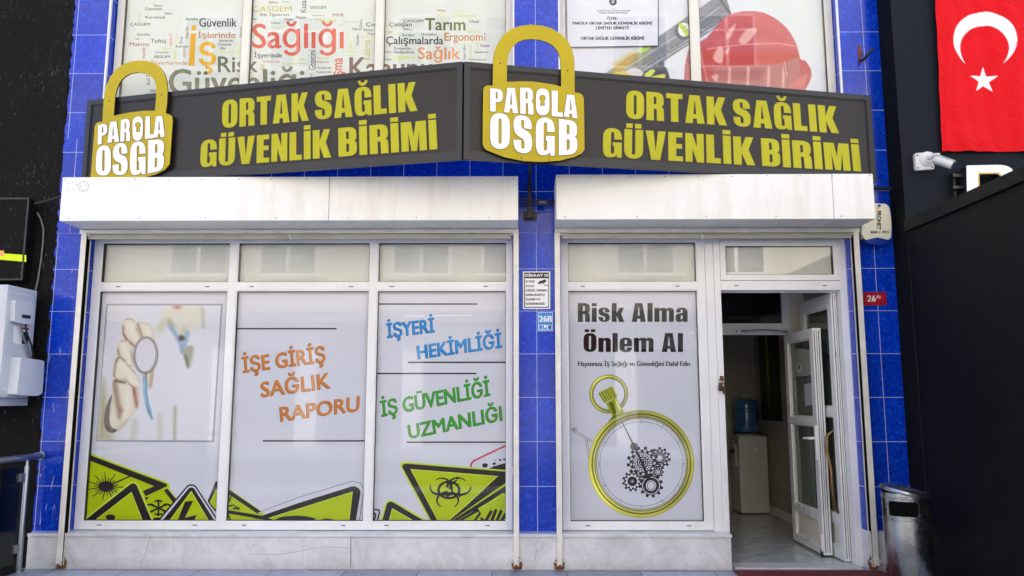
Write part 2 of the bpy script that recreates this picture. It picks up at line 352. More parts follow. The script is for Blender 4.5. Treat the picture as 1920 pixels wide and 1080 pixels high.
# ------------------------------------------------------------------ mesh building
WL = {}
class MB:
    def __init__(s): s.v = []; s.f = []; s.mi = []; s.mats = []; s.sm = []
    def m(s, material):
        if material not in s.mats: s.mats.append(material)
        return s.mats.index(material)
    def add(s, vs, fs, material, smooth=False):
        o = len(s.v); i = s.m(material)
        s.v += [tuple(v) for v in vs]
        for f in fs: s.f.append([o + k for k in f]); s.mi.append(i); s.sm.append(smooth)
    def box(s, x0, x1, y0, y1, z0, z1, material, bev=0.0):
        if bev:
            bm = bmesh.new(); bmesh.ops.create_cube(bm, size=1)
            bmesh.ops.scale(bm, vec=(x1 - x0, y1 - y0, z1 - z0), verts=bm.verts)
            bmesh.ops.translate(bm, vec=((x0 + x1) / 2, (y0 + y1) / 2, (z0 + z1) / 2), verts=bm.verts)
            bmesh.ops.bevel(bm, geom=bm.edges[:], offset=bev, segments=2, affect='EDGES', profile=.6)
            bm.verts.index_update()
            s.add([v.co for v in bm.verts], [[v.index for v in f.verts] for f in bm.faces], material); bm.free()
            return
        vs = [(x, y, z) for x in (x0, x1) for y in (y0, y1) for z in (z0, z1)]
        s.add(vs, [(0, 1, 3, 2), (4, 6, 7, 5), (0, 4, 5, 1), (2, 3, 7, 6), (0, 2, 6, 4), (1, 5, 7, 3)], material)
    def ring(s, x0, x1, z0, z1, wx, wz, y0, y1, material):
        """rectangular frame facing -Y"""
        s.box(x0, x0 + wx, y0, y1, z0, z1, material); s.box(x1 - wx, x1, y0, y1, z0, z1, material)
        s.box(x0 + wx, x1 - wx, y0, y1, z0, z0 + wz, material); s.box(x0 + wx, x1 - wx, y0, y1, z1 - wz, z1, material)
    def tube(s, pts, r, material, n=10, cap=True):
        pts = [Vector(p) for p in pts]; rs = r if isinstance(r, (list, tuple)) else [r] * len(pts)
        vs = []; fs = []; up = None
        for i, p in enumerate(pts):
            d = (pts[min(i + 1, len(pts) - 1)] - pts[max(i - 1, 0)]).normalized()
            if up is None:
                up = Vector((0, 0, 1)) if abs(d.z) < .9 else Vector((1, 0, 0))
            a = d.cross(up).normalized(); b = a.cross(d).normalized(); up = b
            for k in range(n):
                w = 2 * math.pi * k / n
                vs.append(p + (a * math.cos(w) + b * math.sin(w)) * rs[i])
        for i in range(len(pts) - 1):
            for k in range(n):
                fs.append((i * n + k, i * n + (k + 1) % n, (i + 1) * n + (k + 1) % n, (i + 1) * n + k))
        if cap: fs += [tuple(range(n))[::-1], tuple(range((len(pts) - 1) * n, len(pts) * n))]
        s.add(vs, fs, material, True)
    def lathe(s, prof, c, material, n=40, axis=2, cap=True):
        vs = []; fs = []
        for (r, h) in prof:
            for k in range(n):
                w = 2 * math.pi * k / n; p = [0, 0, 0]
                a, b = [i for i in range(3) if i != axis]
                p[a] = c[a] + r * math.cos(w); p[b] = c[b] + r * math.sin(w); p[axis] = c[axis] + h
                vs.append(p)
        for i in range(len(prof) - 1):
            for k in range(n): fs.append((i * n + k, i * n + (k + 1) % n, (i + 1) * n + (k + 1) % n, (i + 1) * n + k))
        if cap: fs += [tuple(range(n))[::-1], tuple(range((len(prof) - 1) * n, len(prof) * n))]
        s.add(vs, fs, material, True)
    def fill(s, loops, material):
        """flat face with holes from 3D loops"""
        tris = tessellate_polygon([[Vector(p) for p in l] for l in loops])
        s.add([p for l in loops for p in l], tris, material)
    def slab(s, loops, depth, material, side=None):
        """flat face with holes, given thickness along depth vector (backwards)"""
        d = Vector(depth); s.fill(loops, material)
        back = [[Vector(p) + d for p in l] for l in loops]
        s.fill(back, side or material)
        for l, b in zip(loops, back):
            n = len(l); vs = [Vector(p) for p in l] + b
            s.add(vs, [(i, (i + 1) % n, n + (i + 1) % n, n + i) for i in range(n)], side or material)
    def build(s, name, parent=None, origin=None, smooth_angle=None):
        ow = Vector(origin) if origin is not None else (WL[parent] if parent else Vector((0, 0, 0)))
        me = bpy.data.meshes.new(name)
        me.from_pydata([(Vector(v) - ow) for v in s.v], [], s.f)
        for m_ in s.mats: me.materials.append(m_)
        me.polygons.foreach_set('material_index', s.mi)
        me.polygons.foreach_set('use_smooth', s.sm)
        bm = bmesh.new(); bm.from_mesh(me)
        bmesh.ops.recalc_face_normals(bm, faces=bm.faces); bm.to_mesh(me); bm.free()
        me.update()
        if any(s.sm): me.set_sharp_from_angle(angle=R(40))
        o = bpy.data.objects.new(name, me); C.objects.link(o)
        WL[o] = ow
        if parent: o.parent = parent; o.location = ow - WL[parent]
        else: o.location = ow
        return o
def tag(o, label=None, cat=None, group=None, kind=None):
    if label: o['label'] = label
    if cat: o['category'] = cat
    if group: o['group'] = group
    if kind: o['kind'] = kind
    return o
def thing(name, label, cat, loc=(0, 0, 0), group=None):
    o = bpy.data.objects.new(name, None); C.objects.link(o); o.location = loc; o.empty_display_size = .1
    WL[o] = Vector(loc)
    return tag(o, label, cat, group)

# ------------------------------------------------------------------ flat graphics on a plane
class Crop:
    """photo detail coordinates (scale, x0, y0) -> point on a plane, each layer a hair proud of the last"""
    def __init__(s, plane, scale=1.0, x0=0.0, y0=0.0, lift=0.0, step=.00006):
        s.pl, s.k, s.x0, s.y0, s.lift, s.step = plane, scale, x0, y0, lift, step
    def at(s, u, v): return s.pl.pt(s.x0 + u / s.k, s.y0 + v / s.k, s.lift)
    def up(s): s.lift += s.step
    def view(s, scale, x0, y0): s.k, s.x0, s.y0 = scale, x0, y0; return s
    def poly(s, mb, pts, m, holes=()):
        mb.fill([[s.at(*p) for p in l] for l in (pts, *holes)], m); s.up()
    def ell(s, cx, cy, rx, ry=None, n=28, a0=0, a1=360):
        ry = ry or rx
        return [(cx + rx * math.cos(R(a0 + (a1 - a0) * i / n)), cy + ry * math.sin(R(a0 + (a1 - a0) * i / n))) for i in range(n + (0 if a1 - a0 >= 360 else 1))]
    def disc(s, mb, cx, cy, rx, m, ry=None): s.poly(mb, s.ell(cx, cy, rx, ry), m)
    def ringc(s, mb, cx, cy, r1, r0, m, q=1.0, n=48): s.poly(mb, s.ell(cx, cy, r1, r1 * q, n), m, [s.ell(cx, cy, r0, r0 * q, n)])
    def stroke(s, mb, pts, w, m, taper=None):
        n = len(pts); L = []; Rr = []
        for i, (x, y) in enumerate(pts):
            ax, ay = pts[max(i - 1, 0)]; bx, by = pts[min(i + 1, n - 1)]
            dx, dy = bx - ax, by - ay; d = math.hypot(dx, dy) or 1
            h = (w if taper is None else w + (taper - w) * i / (n - 1)) / 2
            if 0 < i < n - 1:      # mitre
                d1 = math.atan2(y - ay, x - ax); d2 = math.atan2(by - y, bx - x); h /= max(.45, math.cos((d2 - d1) / 2))
            L.append((x - dy / d * h, y + dx / d * h)); Rr.append((x + dy / d * h, y - dx / d * h))
        for i in range(n - 1):
            mb.add([s.at(*L[i]), s.at(*L[i + 1]), s.at(*Rr[i + 1]), s.at(*Rr[i])], [(0, 1, 2, 3)], m)
        s.up()
    def arc(s, mb, cx, cy, r, a0, a1, w, m, q=1.0, n=18, taper=None):
        s.stroke(mb, [(cx + r * math.cos(R(a0 + (a1 - a0) * i / n)), cy + q * r * math.sin(R(a0 + (a1 - a0) * i / n))) for i in range(n + 1)], w, m, taper)

# built-in text, turned into flat mesh
_tc = {}
def text_mesh(body):
    if body in _tc: return _tc[body]
    cu = bpy.data.curves.new('t', 'FONT'); cu.body = body; cu.size = 1; cu.resolution_u = 3
    o = bpy.data.objects.new('t', cu); C.objects.link(o)
    dg = bpy.context.evaluated_depsgraph_get(); dg.update()
    me = bpy.data.meshes.new_from_object(o.evaluated_get(dg))
    vs = [(v.co.x, v.co.y) for v in me.vertices]; fs = [list(p.vertices) for p in me.polygons]
    bpy.data.objects.remove(o); bpy.data.curves.remove(cu); bpy.data.meshes.remove(me)
    _tc[body] = (vs, fs); return vs, fs
CAP = None
def cap_h():
    global CAP
    if CAP is None: CAP = max(v[1] for v in text_mesh('H')[0])
    return CAP
def write(mb, cr, body, quad, m, bold=(), box=False, font=None):
    """quad = bottom-left, bottom-right, top-right, top-left in the crop's coordinates: baseline to cap height, or the ink's own box when box"""
    vs, fs = (font or text_mesh)(body)
    x0 = min(v[0] for v in vs); x1 = max(v[0] for v in vs)
    y0, y1 = (min(v[1] for v in vs), max(v[1] for v in vs)) if box else (0.0, 1.0 if font else cap_h())
    bl, br, tr, tl = [Vector(q) for q in quad]
    def mp(p, ox=0, oy=0):
        a = (p[0] - x0) / (x1 - x0); b = (p[1] - y0) / (y1 - y0)
        q = (bl * (1 - a) + br * a) * (1 - b) + (tl * (1 - a) + tr * a) * b
        return cr.at(q.x + ox, q.y + oy)
    for (ox, oy) in [(0, 0), *bold]:
        mb.add([mp(v, ox, oy) for v in vs], fs, m); cr.up()
def bb(l, t, r, b): return [(l, b), (r, b), (r, t), (l, t)]
def bv(l, t, r, b): return [(r, b), (r, t), (l, t), (l, b)]       # read upwards

# heavy condensed display capitals, drawn here: polygons with rounded corners
def rp(pts, n=5):
    out = []; N_ = len(pts)
    for i, p in enumerate(pts):
        if len(p) == 2: out.append(p); continue
        x, y, r = p; a = Vector(pts[i - 1][:2]); b = Vector(pts[(i + 1) % N_][:2]); c = Vector((x, y))
        da = a - c; db = b - c; ra = min(r, da.length * .5 if len(pts[i - 1]) == 3 else da.length); rb = min(r, db.length * .5 if len(pts[(i + 1) % N_]) == 3 else db.length)
        pa = c + da.normalized() * ra; pb = c + db.normalized() * rb
        for k in range(n + 1):
            t = k / n; q = pa * (1 - t) ** 2 * 1 + c * 2 * t * (1 - t) + pb * t * t
            w = 1.0
            out.append((q.x, q.y))
    return out
def rr(x0, y0, x1, y1, r): return [(x0, y0, r), (x0, y1, r), (x1, y1, r), (x1, y0, r)]
G = {
 'O': (.63, [[rr(0, 0, .63, 1, .32), rr(.265, .15, .365, .85, .07)]]),
 'R': (.62, [[[(0, 0), (0, 1), (.61, 1, .28), (.61, .53, .13), (.52, .5), (.61, .46, .12), (.62, 0), (.37, 0), (.365, .42, .06), (.26, .42), (.26, 0)], [(.26, .57), (.355, .57, .06), (.355, .85, .06), (.26, .85)]]]),
 'T': (.58, [[[(.16, 0), (.16, .83), (0, .83), (0, 1), (.58, 1), (.58, .83), (.42, .83), (.42, 0)]]]),
 'A': (.68, [[[(0, 0), (.16, 1), (.52, 1), (.68, 0), (.42, 0), (.405, .17), (.275, .17), (.26, 0)], [(.29, .33), (.39, .33), (.35, .80), (.33, .80)]]]),
 'K': (.70, [[[(0, 0), (0, 1), (.26, 1), (.26, .60), (.42, 1), (.67, 1), (.50, .55), (.70, 0), (.43, 0), (.26, .44), (.26, 0)]]]),
 'S': (.62, [[[(.61, .66), (.61, 1, .3), (0, 1, .3), (0, .50, .22), (.365, .36, .1), (.365, .12, .06), (.255, .12, .06), (.255, .34), (0, .34), (0, 0, .3), (.62, 0, .3), (.62, .54, .22), (.25, .67, .1), (.25, .88, .06), (.355, .88, .06), (.355, .66)]]]),
 'G': (.62, [[[(.62, .62), (.62, 1, .32), (0, 1, .32), (0, 0, .32), (.40, 0, .2), (.46, .09), (.48, 0), (.62, 0), (.62, .52), (.325, .52), (.325, .39), (.37, .39), (.37, .13, .06), (.26, .13, .06), (.26, .87, .06), (.37, .87, .06), (.37, .62)]]]),
 'L': (.47, [[[(0, 0), (0, 1), (.26, 1), (.26, .18), (.47, .18), (.47, 0)]]]),
 'I': (.26, [[[(0, 0), (0, 1), (.26, 1), (.26, 0)]]]),
 'U': (.62, [[[(0, 1), (0, 0, .32), (.62, 0, .32), (.62, 1), (.365, 1), (.365, .13, .06), (.255, .13, .06), (.255, 1)]]]),
 'V': (.67, [[[(0, 1), (.26, 1), (.335, .28), (.41, 1), (.67, 1), (.48, 0), (.19, 0)]]]),
 'E': (.48, [[[(0, 0), (0, 1), (.47, 1), (.47, .83), (.26, .83), (.26, .60), (.45, .60), (.45, .44), (.26, .44), (.26, .17), (.48, .17), (.48, 0)]]]),
 'N': (.61, [[[(0, 0), (0, 1), (.23, 1), (.38, .52), (.38, 1), (.61, 1), (.61, 0), (.38, 0), (.23, .47), (.23, 0)]]]),
 'B': (.61, [[[(0, 0), (0, 1), (.6, 1, .26), (.6, .55, .12), (.52, .52), (.61, .48, .12), (.61, 0, .26)], [(.26, .14), (.355, .14, .06), (.355, .44, .06), (.26, .44)], [(.26, .59), (.35, .59, .05), (.35, .86, .05), (.26, .86)]]]),
 'M': (.84, [[[(0, 0), (0, 1), (.34, 1), (.42, .5), (.50, 1), (.84, 1), (.84, 0), (.60, 0), (.60, .66), (.51, 0), (.33, 0), (.24, .66), (.24, 0)]]]),
 'P': (.60, [[[(0, 0), (0, 1), (.6, 1, .28), (.6, .42, .26), (.26, .42), (.26, 0)], [(.26, .56), (.35, .56, .06), (.35, .86, .06), (.26, .86)]]]),
 'D': (.62, [[[(0, 0), (0, 1), (.62, 1, .32), (.62, 0, .32)], [(.26, .15), (.36, .15, .06), (.36, .85, .06), (.26, .85)]]]),
 'i': (.25, [[[(0, 0), (0, .75), (.25, .75), (.25, 0)]], [[(0, .83), (0, 1), (.25, 1), (.25, .83)]]]),
 'l': (.25, [[[(0, 0), (0, 1), (.25, 1), (.25, 0)]]]),
 'k': (.64, [[[(0, 0), (0, 1), (.25, 1), (.25, .47), (.38, .75), (.62, .75), (.48, .42), (.64, 0), (.38, 0), (.25, .33), (.25, 0)]]]),
 'n': (.60, [[[(0, 0), (0, .75), (.24, .75), (.25, .69), (.32, .75), (.6, .76, .2), (.6, 0), (.355, 0), (.355, .60, .05), (.25, .60, .05), (.25, 0)]]]),
 'm': (.95, [[[(0, 0), (0, .75), (.24, .75), (.25, .69), (.32, .75), (.56, .75, .1), (.60, .70), (.66, .75), (.95, .76, .2), (.95, 0), (.71, 0), (.71, .60, .05), (.60, .60, .05), (.60, 0), (.355, 0), (.355, .60, .05), (.25, .60, .05), (.25, 0)]]]),
 'a': (.58, [[[(.58, 0), (.58, .76, .25), (.02, .76, .25), (.02, .50), (.24, .50), (.24, .64, .05), (.335, .64, .05), (.335, .47), (0, .42, .16), (0, -.01, .18), (.28, -.01, .1), (.335, .08), (.35, 0)], [(.24, .12, .05), (.335, .16, .05), (.335, .36), (.24, .32, .05)]]]),
 'e': (.60, [[[(.6, .30), (.6, .76, .26), (0, .76, .26), (0, -.01, .26), (.6, -.01, .26), (.6, .24), (.355, .24), (.355, .12, .05), (.245, .12, .05), (.245, .30)], [(.245, .43), (.355, .43), (.355, .64, .05), (.245, .64, .05)]]]),
}
G['0'] = (.63, [[rr(0, 0, .63, 1, .32)]])
G['s'] = (.58, [[[(p[0] * .93, p[1] * .765, *p[2:]) for p in G['S'][1][0][0]]]])
ACC = {'Ğ': ('G', 'b'), 'İ': ('I', 'd'), 'Ü': ('U', 'u'), 'Ö': ('O', 'u')}
_hc = {}
def heavy(body):
    if body in _hc: return _hc[body]
    V_ = []; F_ = []; x = 0.0
    def put(loops):
        o = len(V_)
        ls = [[Vector((p[0] + x, p[1], 0)) for p in l] for l in loops]
        for l in ls: V_.extend((p.x, p.y) for p in l)
        F_.extend([[o + k for k in t] for t in tessellate_polygon(ls)])
    for ch in body:
        if ch == ' ': x += .2; continue
        base, acc = ACC.get(ch, (ch, None)); w, shapes = G[base]
        for sh in shapes: put([rp(l) for l in sh])
        if acc == 'd': put([[(0, 1.05), (0, 1.2), (w, 1.2), (w, 1.05)]])
        if acc == 'u':
            for a in (.06, w / 2 + .04): put([[(a, 1.05), (a, 1.2), (a + w / 2 - .10, 1.2), (a + w / 2 - .10, 1.05)]])
        if acc == 'b':
            cxx = w / 2
            o_ = [(cxx + .18 * math.cos(R(180 + 180 * i / 8)), 1.22 + .18 * math.sin(R(180 + 180 * i / 8))) for i in range(9)]
            i_ = [(cxx + .09 * math.cos(R(360 - 180 * i / 8)), 1.23 + .09 * math.sin(R(360 - 180 * i / 8))) for i in range(9)]
            put([o_ + i_])
        x += w + .085
    _hc[body] = (V_, F_); return V_, F_

# a printed photograph: soft shapes laid on a fine grid of coloured mesh points
class Print:
    def __init__(s, quad, nx, ny, base):
        s.quad = [Vector(q) for q in quad]; s.nx, s.ny = nx, ny
        a = np.linspace(0, 1, nx)[None, :]; b = np.linspace(0, 1, ny)[:, None]
        tl, tr, br, bl = [np.array(q, float) for q in quad]
        g = lambda i: (tl[i] * (1 - a) + tr[i] * a) * (1 - b) + (bl[i] * (1 - a) + br[i] * a) * b
        s.U, s.V = g(0), g(1)
        s.img = np.ones((ny, nx, 3)) * np.array(base, float)
    def blend(s, al, col):
        s.img = s.img * (1 - al[..., None]) + np.array(col, float) * al[..., None]
    def _edge(s, sd, blur, alpha): return np.clip(.5 - sd / max(blur, 1e-3), 0, 1) * alpha
    def sdf(s, pts):
        U, V = s.U, s.V; d = np.full(U.shape, 1e9); ins = np.zeros(U.shape, bool)
        for i in range(len(pts)):
            ax, ay = pts[i]; bx, by = pts[(i + 1) % len(pts)]
            ex, ey = bx - ax, by - ay; wx, wy = U - ax, V - ay
            t = np.clip((wx * ex + wy * ey) / (ex * ex + ey * ey + 1e-9), 0, 1)
            d = np.minimum(d, np.hypot(wx - ex * t, wy - ey * t))
            ins ^= ((ay > V) != (by > V)) & (U < (bx - ax) * (V - ay) / ((by - ay) or 1e-9) + ax)
        return np.where(ins, -d, d)
    def poly(s, pts, col, blur=3, alpha=1.0, smooth=True):
        if smooth:
            q = []
            n = len(pts)
            for i in range(n):
                p0, p1, p2, p3 = [np.array(pts[(i + k) % n], float) for k in (-1, 0, 1, 2)]
                for t in (0, .33, .66): q.append(tuple(.5 * ((2 * p1) + (-p0 + p2) * t + (2 * p0 - 5 * p1 + 4 * p2 - p3) * t * t + (-p0 + 3 * p1 - 3 * p2 + p3) * t ** 3)))
            pts = q
        al = s._edge(s.sdf(pts), blur, alpha)
        s.blend(al, col); return al
    def shade(s, mask, pts, w, col, alpha=1.0):
        """soft stroke kept inside a mask"""
        s.blend(s.sd_line(pts, w) * mask * alpha, col)
    def sd_line(s, pts, w):
        d = np.full(s.U.shape, 1e9)
        for (ax, ay), (bx, by) in zip(pts[:-1], pts[1:]):
            ex, ey = bx - ax, by - ay; wx, wy = s.U - ax, s.V - ay
            t = np.clip((wx * ex + wy * ey) / (ex * ex + ey * ey + 1e-9), 0, 1)
            d = np.minimum(d, np.hypot(wx - ex * t, wy - ey * t))
        return np.exp(-(d / w) ** 2)
    def line(s, pts, w, col, blur=2, alpha=1.0):
        d = np.full(s.U.shape, 1e9)
        for (ax, ay), (bx, by) in zip(pts[:-1], pts[1:]):
            ex, ey = bx - ax, by - ay; wx, wy = s.U - ax, s.V - ay
            t = np.clip((wx * ex + wy * ey) / (ex * ex + ey * ey + 1e-9), 0, 1)
            d = np.minimum(d, np.hypot(wx - ex * t, wy - ey * t))
        s.blend(s._edge(d - w / 2, blur, alpha), col)
    def glow(s, pts, w, col, alpha=1.0): s.blend(s.sd_line(pts, w) * alpha, col)
    def ell(s, cx, cy, rx, ry, col, blur=3, alpha=1.0, rot=0.0):
        c, n = math.cos(rot), math.sin(rot)
        x = (s.U - cx) * c + (s.V - cy) * n; y = -(s.U - cx) * n + (s.V - cy) * c
        d = (np.hypot(x / rx, y / ry) - 1) * min(rx, ry)
        al = s._edge(d, blur, alpha); s.blend(al, col); return al
    def build(s, name, cr, parent):
        me = bpy.data.meshes.new(name); nx, ny = s.nx, s.ny
        vs = [cr.at(float(s.U[j, i]), float(s.V[j, i])) - WL[parent] for j in range(ny) for i in range(nx)]
        me.from_pydata(vs, [], [(j * nx + i, (j + 1) * nx + i, (j + 1) * nx + i + 1, j * nx + i + 1) for j in range(ny - 1) for i in range(nx - 1)])
        c = np.clip(s.img / 255, 0, 1); c = np.where(c <= .04045, c / 12.92, ((c + .055) / 1.055) ** 2.4)
        at = me.color_attributes.new('ink', 'FLOAT_COLOR', 'POINT')
        at.data.foreach_set('color', np.concatenate([c, np.ones((ny, nx, 1))], 2).astype(np.float32).ravel())
        me.materials.append(M['print'])
        o = bpy.data.objects.new(name, me); C.objects.link(o); o.parent = parent; WL[o] = WL[parent]
        cr.up(); return o

# ================================================================== THE SETTING
def structure(name, mb): return tag(mb.build(name), kind='structure')
mb = MB(); mb.add([(-30, -5.2, 0), (30, -5.2, 0), (30, .2, 0), (-30, .2, 0), (-30, -5.2, -.16), (30, -5.2, -.16)], [(0, 1, 2, 3), (4, 5, 1, 0)], M['pavement']); structure('pavement', mb)
mb = MB(); mb.box(-30, 30, -5.34, -5.202, -.3, .004, M['kerb'], .01); structure('kerb', mb)
mb = MB(); mb.add([(-200, -200, -.14), (200, -200, -.14), (200, 60, -.14), (-200, 60, -.14)], [(0, 1, 2, 3)], M['asphalt']); structure('road', mb)
mb = MB(); mb.box(-30, 30, -14.8, -12.2, -.2, .0, M['pavement']); structure('far_pavement', mb)

# ================================================================== THE SHOP BUILDING
shop = thing('shop_building', 'two storey shop front of cobalt blue tiles with white framed windows covered in printed film', 'building', (-.37, 0, 0))
D_ = .3
def tilepiece(x0, x1, z0, z1, ox, oz, m='tile'):
    mb = MB(); mb.box(x0, x1, 0, D_, z0, z1, M[m]); return mb.build('tile_wall', shop, origin=(ox, 0, oz))
tilepiece(-3.75, -3.482, .262, 2.606, -3.73, .27, 'tile_worn')
tilepiece(-.045, .335, .262, 2.606, .142, .27)
tilepiece(2.65, 3.0, .285, 2.606, 2.845, .27)
mb = MB(); mb.box(-3.75, 3.0, 0, D_, 2.6065, 3.40, M['tile']); mb.build('tile_wall', shop, origin=(.142, 0, 2.606 - .3365 + .3365))
for (x0, x1, ox) in ((-3.75, -3.446, -3.715), (-.040, .340, .142), (2.668, 3.0, 2.87)):
    mb = MB(); mb.box(x0, x1, 0, D_, 3.4005, 5.2, M['tile']); mb.build('tile_wall', shop, origin=(ox, 0, 2.606))
mb = MB(); mb.box(-3.75, 3.0, 0, D_, 5.2005, 6.4, M['tile']); mb.build('tile_wall', shop, origin=(.142, 0, 2.606))
mb = MB()
for x in (-3.447, -.041, .339, 2.667): mb = MB(); mb.box(x - .006, x + .006, -.004, .02, 3.4, 5.2, M['pvc']); mb.build('corner_trim', shop)
mb = MB()                                                   # everything behind the front
mb.box(-3.75, -3.55, D_, 9, 0, 6.4, M['cream_facade']); mb.box(2.9, 3.0, D_, 9, 0, 6.4, M['cream_facade'])
mb.box(-3.55, 2.9, 8.8, 9, 0, 6.4, M['cream_facade'])
mb.build('wall', shop)
mb = MB(); mb.box(-3.75, 3.0, D_, 9, 6.402, 6.6, M['roof']); mb.build('roof', shop)

# marble plinth with its sill slab, joints and cracks
mb = MB(); mb.box(-3.75, 1.606, -.040, D_, 0, .236, M['marble'], .003); pl1 = mb.build('plinth', shop)
mb = MB(); mb.box(-3.752, 1.612, -.050, D_, .2375, .2615, M['marble'], .003); mb.build('sill_slab', shop)
mb = MB(); mb.box(2.645, 3.0, -.040, D_, 0, .284, M['marble'], .003); pl2 = mb.build('plinth', shop)
cr = Crop(facade(-.0404))
mb = MB(); cr.stroke(mb, [(658, 1006), (657.6, 1064)], 1.3, M['slot']); mb.build('joint', pl1)
for pts in ([(283, 1005), (278, 1018), (273, 1040), (262, 1061)], [(118, 1008), (124, 1030), (134, 1045), (142, 1062)], [(466, 1039), (520, 1040), (560, 1034), (600, 1025), (625, 1026), (655, 1028)], [(1000, 1015), (1006, 1030), (1003, 1052)]):
    mb = MB(); cr.stroke(mb, pts, .55, M['crack']); mb.build('crack', pl1)
# rust runs below the shutter rails
def rust_material():
    m = bpy.data.materials.new('rust_stain'); m.use_nodes = True; t = m.node_tree; b = t.nodes['Principled BSDF']; out = t.nodes['Material Output']
    b.inputs['Base Color'].default_value = (*lin((128, 74, 30)), 1); b.inputs['Roughness'].default_value = .9
    tc = N(t, 'ShaderNodeTexCoord'); mp = N(t, 'ShaderNodeMapping'); mp.inputs['Scale'].default_value = (30, 30, 19); t.links.new(tc.outputs['Object'], mp.inputs[0])
    ln = N(t, 'ShaderNodeVectorMath', operation='LENGTH'); t.links.new(mp.outputs[0], ln.inputs[0])
    nz = N(t, 'ShaderNodeTexNoise'); nz.inputs['Scale'].default_value = 2.2; nz.inputs['Detail'].default_value = 6; t.links.new(mp.outputs[0], nz.inputs['Vector'])
    a = math_node(t, 'SUBTRACT', math_node(t, 'ADD', .8, nz.outputs['Fac']), ln.outputs[1])
    r = N(t, 'ShaderNodeMapRange'); r.inputs[1].default_value = .0; r.inputs[2].default_value = .35; r.inputs[4].default_value = 1.0; t.links.new(a, r.inputs[0])
    tr = N(t, 'ShaderNodeBsdfTransparent'); mx = N(t, 'ShaderNodeMixShader')
    t.links.new(r.outputs[0], mx.inputs[0]); t.links.new(tr.outputs[0], mx.inputs[1]); t.links.new(b.outputs[0], mx.inputs[2]); t.links.new(mx.outputs[0], out.inputs[0])
    return m
M['stain'] = rust_material()
for (x, z, par) in ((-3.475, .035, pl1), (-.015, .03, pl1), (.305, .035, pl1), (2.668, .05, pl2)):
    mb = MB(); mb.add([(x - .1, -.0412, max(.002, z - .1)), (x + .1, -.0412, max(.002, z - .1)), (x + .1, -.0412, z + .12), (x - .1, -.0412, z + .12)], [(0, 1, 2, 3)], M['stain'])
    mb.build('rust_stain', par, origin=(x, -.0412, z))

# ---------------------------------------------------------------- windows
BW = .012
def window(name, x0, x1, z0, z1, cols, rows, Y, m, panes, seal=True):
    """cols: mullion intervals incl. the end stiles; rows: rail intervals; panes filled with glass"""
    mb = MB(); c = [list(a) for a in cols]; r = [list(a) for a in rows]
    for i, (a, b) in enumerate(c):
        mb.box(a + (BW if i else 0), b - (BW if i < len(c) - 1 else 0), Y, Y + .06, z0, z1, M[m], .002)
    op = []
    for i in range(len(c) - 1):
        xa, xb = c[i][1] - BW, c[i + 1][0] + BW
        for j, (a, b) in enumerate(r):
            mb.box(xa, xb, Y + .0015, Y + .058, a + (BW if j else 0), b - (BW if j < len(r) - 1 else 0), M[m])
            if 0 < j < len(r) - 1 or j == 0:
                for q in (.14, .86):
                    xc = xa + (xb - xa) * q + random.uniform(-.03, .03); zc = (a + b) / 2
                    mb.box(xc - .018, xc + .018, Y + .0005, Y + .004, zc - .004, zc + .003, M['slot'])
        for j in range(len(r) - 1):
            za, zb = r[j][1], r[j + 1][0]
            mb.ring(xa, xb, za - BW, zb + BW, BW - .003, BW - .003, Y + .008, Y + .05, M[m])
            mb.ring(c[i][1] - .003, c[i + 1][0] + .003, za - .003, zb + .003, .003, .003, Y + .012, Y + .05, M['gasket'])
            op.append((c[i][1], c[i + 1][0], za, zb))
    fr = mb.build(name, shop)
    for (a, b, za, zb) in op:
        g = MB(); g.add([(a, Y + .014, za), (b, Y + .014, za), (b, Y + .014, zb), (a, Y + .014, zb)], [(0, 1, 2, 3)], M['glass']); g.build('glass_pane', fr)
    return fr, op
def sheet(fr, name, a, b, za, zb, Y, m):
    s_ = MB(); s_.add([(a - .01, Y, za - .01), (b + .01, Y, za - .01), (b + .01, Y, zb + .01), (a - .01, Y, zb + .01)], [(0, 1, 2, 3)], M[m]); return s_.build(name, fr)

YW = .09
ROWS = [(.268, .338), (2.141, 2.223), (2.538, 2.603)]
winL, opL = window('display_window', -3.478, -.050, .268, 2.603, [(-3.478, -3.405), (-2.373, -2.286), (-1.222, -1.140), (-.107, -.050)], ROWS, YW, 'pvc', 3)
winL['label'] = 'wide three bay display window with coloured lettering'
winR, opR = window('display_window', .340, 1.512, .268, 2.603, [(.340, .404), (1.436, 1.512)], ROWS, YW, 'pvc', 1)
winR['label'] = 'single bay display window with printed stopwatch'
for fr, op in ((winL, opL), (winR, opR)):
    for (a, b, za, zb) in op:
        if za > 2: sheet(fr, 'frosted_panel', a, b, za, zb, YW + .05, 'blind')
        else: sheet(fr, 'vinyl_sheet', a, b, za, zb, YW + .042, 'vinyl')
YV = YW + .0415
# ---- bay 1: printed photograph of a hand with a stethoscope, and hazard triangles
cr = Crop(facade(YV), 2.572, 140, 430)
mb = MB()
cr.poly(mb, [(152, 359), (714, 359), (672, 1027), (101, 1024)], ink((150, 152, 164)))
mb.build('picture_border', winL)
q = [(160, 367), (705, 367), (663, 1018), (110, 1015)]
P_ = Print(q, 150, 172, (206, 207, 220))
P_.poly([(330, 470), (420, 440), (560, 480), (700, 560), (670, 1022), (250, 1022), (300, 800), (390, 640)], (214, 216, 226), 60, .8)
P_.glow([(120, 730), (135, 860), (125, 1000)], 26, (150, 150, 90), .8)
P_.glow([(110, 930), (170, 1010)], 24, (170, 165, 110), .6)
P_.poly([(440, 372), (520, 352), (610, 372), (622, 430), (585, 480), (520, 500), (455, 470), (418, 430)], (212, 208, 186), 44, .9)
P_.glow([(425, 455), (410, 480)], 22, (196, 196, 160), .7); P_.glow([(615, 380), (622, 470)], 10, (180, 176, 150), .7)
